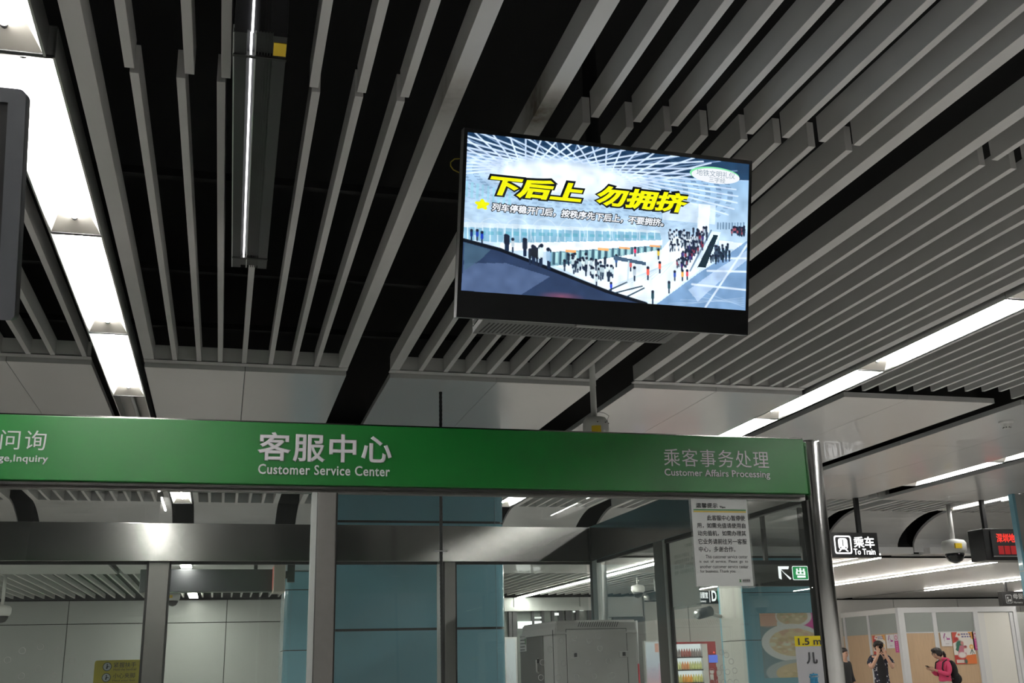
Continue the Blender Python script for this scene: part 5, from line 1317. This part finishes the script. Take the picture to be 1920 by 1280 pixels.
hb = MB().ball((0, -.012, 1.645), .098, .105, .075, 20, 12); hb.ball((-.05, -.085, 1.655), .05, .04, .035).ball((.045, -.088, 1.655), .05, .038, .032).ball((0, .045, 1.60), .088, .06, .09).ball((-.075, -.01, 1.62), .03, .06, .05).ball((.075, -.01, 1.62), .03, .06, .05)
part(hb, 'hair', M['hair'], man_, Tm)
# floral shirt: navy with pale blotches
fs = bpy.data.materials.new('floral_shirt'); fs.use_nodes = True
nt2 = fs.node_tree; bb = nt2.nodes['Principled BSDF']; bb.inputs['Roughness'].default_value = .85
vo = nt2.nodes.new('ShaderNodeTexVoronoi'); vo.inputs['Scale'].default_value = 17; tc2 = nt2.nodes.new('ShaderNodeTexCoord'); cr = nt2.nodes.new('ShaderNodeValToRGB')
cr.color_ramp.elements[0].position = .30; cr.color_ramp.elements[0].color = (.42, .42, .46, 1); cr.color_ramp.elements[1].position = .36; cr.color_ramp.elements[1].color = (.014, .016, .032, 1)
nt2.links.new(tc2.outputs['Object'], vo.inputs['Vector']); nt2.links.new(vo.outputs['Distance'], cr.inputs[0]); nt2.links.new(cr.outputs[0], bb.inputs['Base Color'])
J2 = {'tail': (0, .0, .80, (.178, .130)), 'hem': (0, .0, .90, (.172, .125)), 'waist': (0, .0, 1.05, (.158, .115)), 'chest': (0, .0, 1.28, (.168, .120)), 'yoke': (0, .01, 1.44, (.085, .075))}; E2 = [('tail', 'hem'), ('hem', 'waist'), ('waist', 'chest'), ('chest', 'yoke')]
for s, n_ in ((-1, 'L'), (1, 'R')): chain(J2, E2, 'chest', 'sl'+n_, [(s*.165, 0, 1.385, .070), (s*.222, -.04, 1.285, .064), (s*.222, -.09, 1.225, .062)])
skinned('shirt', J2, E2, fs, man_, Tm)
part(MB().ball((0, -.088, 1.10), .085, .055, .34, 20, 14), 'black_top', M['blackcloth'], man_, Tm)
trousers(M['blackcloth'], man_, Tm, .10)
ph = thing('phone', 'dark phone held up before the face of the person in the patterned shirt', 'phone', tuple(Tm @ Vector((0, -.29, 1.55))))
part(MB().box(-.038, .038, -.252, -.243, 1.455, 1.605), 'case', M['gloss'], ph, Tm, smooth=False)
part(MB().ball((.02, -.254, 1.585), .009, .003, .009), 'camera_lens', M['darkgrey'], ph, Tm)
# --- person in pink looking at a phone
wp = aty(1768, 1240, PYP); Tw = Matrix.Translation((wp[0], PYP, 0)) @ Matrix.Rotation(math.radians(-86), 4, 'Z')
wo = thing('person', 'person in pink hooded top and ponytail with black backpack, looking down at a phone', 'person', (wp[0], PYP, 0))
J, E_ = {}, []
hw = (0, -.155, 1.455)
body(J, E_, 1.58, .17, (0, -.10, 1.475))
J['neck'] = (0, -.06, 1.375, .046); J['head0'] = (0, -.175, 1.425, (.058, .066)); J['head1'] = (0, -.155, 1.495, (.072, .085)); J['head2'] = (0, -.135, 1.545, (.055, .062))
legs(J, E_, 'pelvis', .085, .47, .05)
for s, n_ in ((-1, 'L'), (1, 'R')):
    chain(J, E_, 'chest', 'arm'+n_, [(s*.145, .01, 1.275, .052), (s*.185, .0, 1.16, .045), (s*.18, -.05, 1.03, .038), (s*.12, -.17, 1.075, .032), (s*.055, -.275, 1.125, .025)])
    hand(J, E_, 'arm%s4' % n_, 'hand'+n_, (s*.055, -.275, 1.125), (-s*.1, -.9, .35), (-s*.4, -.1, .8), curl=.35)
skinned('body', J, E_, M['skin'], wo, Tw)
Th = Tw @ Matrix.Translation((0, -.158, 1.475)) @ Matrix.Rotation(math.radians(28), 4, 'X') @ Matrix.Translation((0, .158, -1.475))
face(wo, Th, (0, -.158, 1.475), .082, M['hair'], M['skin'])
hb = MB().ball((0, -.128, 1.515), .098, .112, .085, 20, 12).ball((0, -.075, 1.475), .09, .07, .085).ball((-.07, -.145, 1.475), .028, .06, .06).ball((.07, -.145, 1.475), .028, .06, .06).ball((0, -.215, 1.535), .075, .035, .04)
part(hb, 'hair', M['hair'], wo, Tw)
part(MB().tube([(0, -.02, 1.50), (0, .035, 1.495), (0, .065, 1.44), (0, .07, 1.37), (0, .06, 1.33)], [.022, .032, .034, .026, .008], 12), 'ponytail', M['hair'], wo, Tw)
J2 = {'tail': (0, .0, .86, (.165, .128)), 'hem': (0, .0, .94, (.165, .125)), 'waist': (0, .0, 1.03, (.155, .12)), 'chest': (0, .0, 1.20, (.155, .118)), 'yoke': (0, -.01, 1.31, (.10, .085))}; E2 = [('tail', 'hem'), ('hem', 'waist'), ('waist', 'chest'), ('chest', 'yoke')]
for s, n_ in ((-1, 'L'), (1, 'R')): chain(J2, E2, 'chest', 'sl'+n_, [(s*.145, .01, 1.275, .064), (s*.188, .0, 1.16, .060), (s*.184, -.05, 1.03, .056), (s*.125, -.16, 1.07, .048), (s*.075, -.245, 1.11, .038)])
skinned('hooded_top', J2, E2, M['pink'], wo, Tw)
part(MB().ball((0, .05, 1.33), .13, .10, .055, 18, 10).ball((0, .0, 1.355), .10, .08, .035), 'hood', M['pink'], wo, Tw)
trousers(M['beige'], wo, Tw, .085, .97, .148)
bp_ = thing('backpack', 'black backpack worn by the person in pink', 'backpack', tuple(Tw @ Vector((0, .22, 1.05))))
part(MB().ball((0, .205, 1.09), .150, .105, .235, 20, 14).ball((0, .25, .96), .145, .11, .14), 'bag', M['blackcloth'], bp_, Tw)
part(MB().ball((0, .345, .93), .11, .045, .10, 16, 10), 'front_pocket', M['darkcloth'], bp_, Tw)
for s in (-1, 1): part(MB().tube([(s*.09, .14, 1.27), (s*.105, .03, 1.345), (s*.115, -.10, 1.28), (s*.115, -.135, 1.15), (s*.13, -.06, 1.00), (s*.12, .12, .93)], .014, 8), 'strap', M['blackcloth'], bp_, Tw)
ph = thing('phone', 'dark phone held low by the person in pink', 'phone', tuple(Tw @ Vector((0, -.39, 1.17))))
part(MB().box(-.036, .036, -.005, .004, -.075, .075), 'case', M['gloss'], ph, Tw @ Matrix.Translation((0, -.385, 1.185)) @ Matrix.Rotation(math.radians(62), 4, 'X'), smooth=False)
# --- person mostly hidden by the steel post
tp_ = aty(1583, 1240, 22.0); Tt = Matrix.Translation((tp_[0], 22.0, 0)) @ Matrix.Rotation(math.radians(25), 4, 'Z')
th_ = thing('person', 'person in dark clothes standing half hidden by the steel corner post', 'person', (tp_[0], 22.0, 0))
J, E_ = {}, []
body(J, E_, 1.62, .18, (0, -.02, 1.515)); legs(J, E_, 'pelvis', .095)
for s, n_ in ((-1, 'L'), (1, 'R')):
    chain(J, E_, 'chest', 'arm'+n_, [(s*.155, 0, 1.32, .054), (s*.205, .02, 1.18, .046), (s*.225, .01, 1.04, .040), (s*.225, -.05, .90, .032), (s*.22, -.09, .82, .026)])
    hand(J, E_, 'arm%s4' % n_, 'hand'+n_, (s*.22, -.09, .82), (0, -.25, -.9), (-s*.3, -.8, .2), curl=.4)
skinned('body', J, E_, M['skin'], th_, Tt)
face(th_, Tt, (0, -.02, 1.515), .082, M['hair'], M['skin'])
part(MB().ball((0, .005, 1.575), .094, .10, .07, 20, 12).ball((0, .05, 1.53), .085, .055, .08), 'hair', M['hair'], th_, Tt)
J2 = {'tail': (0, .0, .78, (.172, .132)), 'hem': (0, .0, .88, (.17, .13)), 'waist': (0, .0, 1.02, (.155, .12)), 'chest': (0, .0, 1.24, (.165, .122)), 'yoke': (0, .0, 1.40, (.085, .08))}; E2 = [('tail', 'hem'), ('hem', 'waist'), ('waist', 'chest'), ('chest', 'yoke')]
for s, n_ in ((-1, 'L'), (1, 'R')): chain(J2, E2, 'chest', 'sl'+n_, [(s*.155, 0, 1.32, .068), (s*.208, .02, 1.18, .060), (s*.228, .01, 1.04, .054), (s*.228, -.05, .90, .046)])
skinned('jacket', J2, E2, M['darkcloth'], th_, Tt)
trousers(M['darkcloth'], th_, Tt, .095, .98)
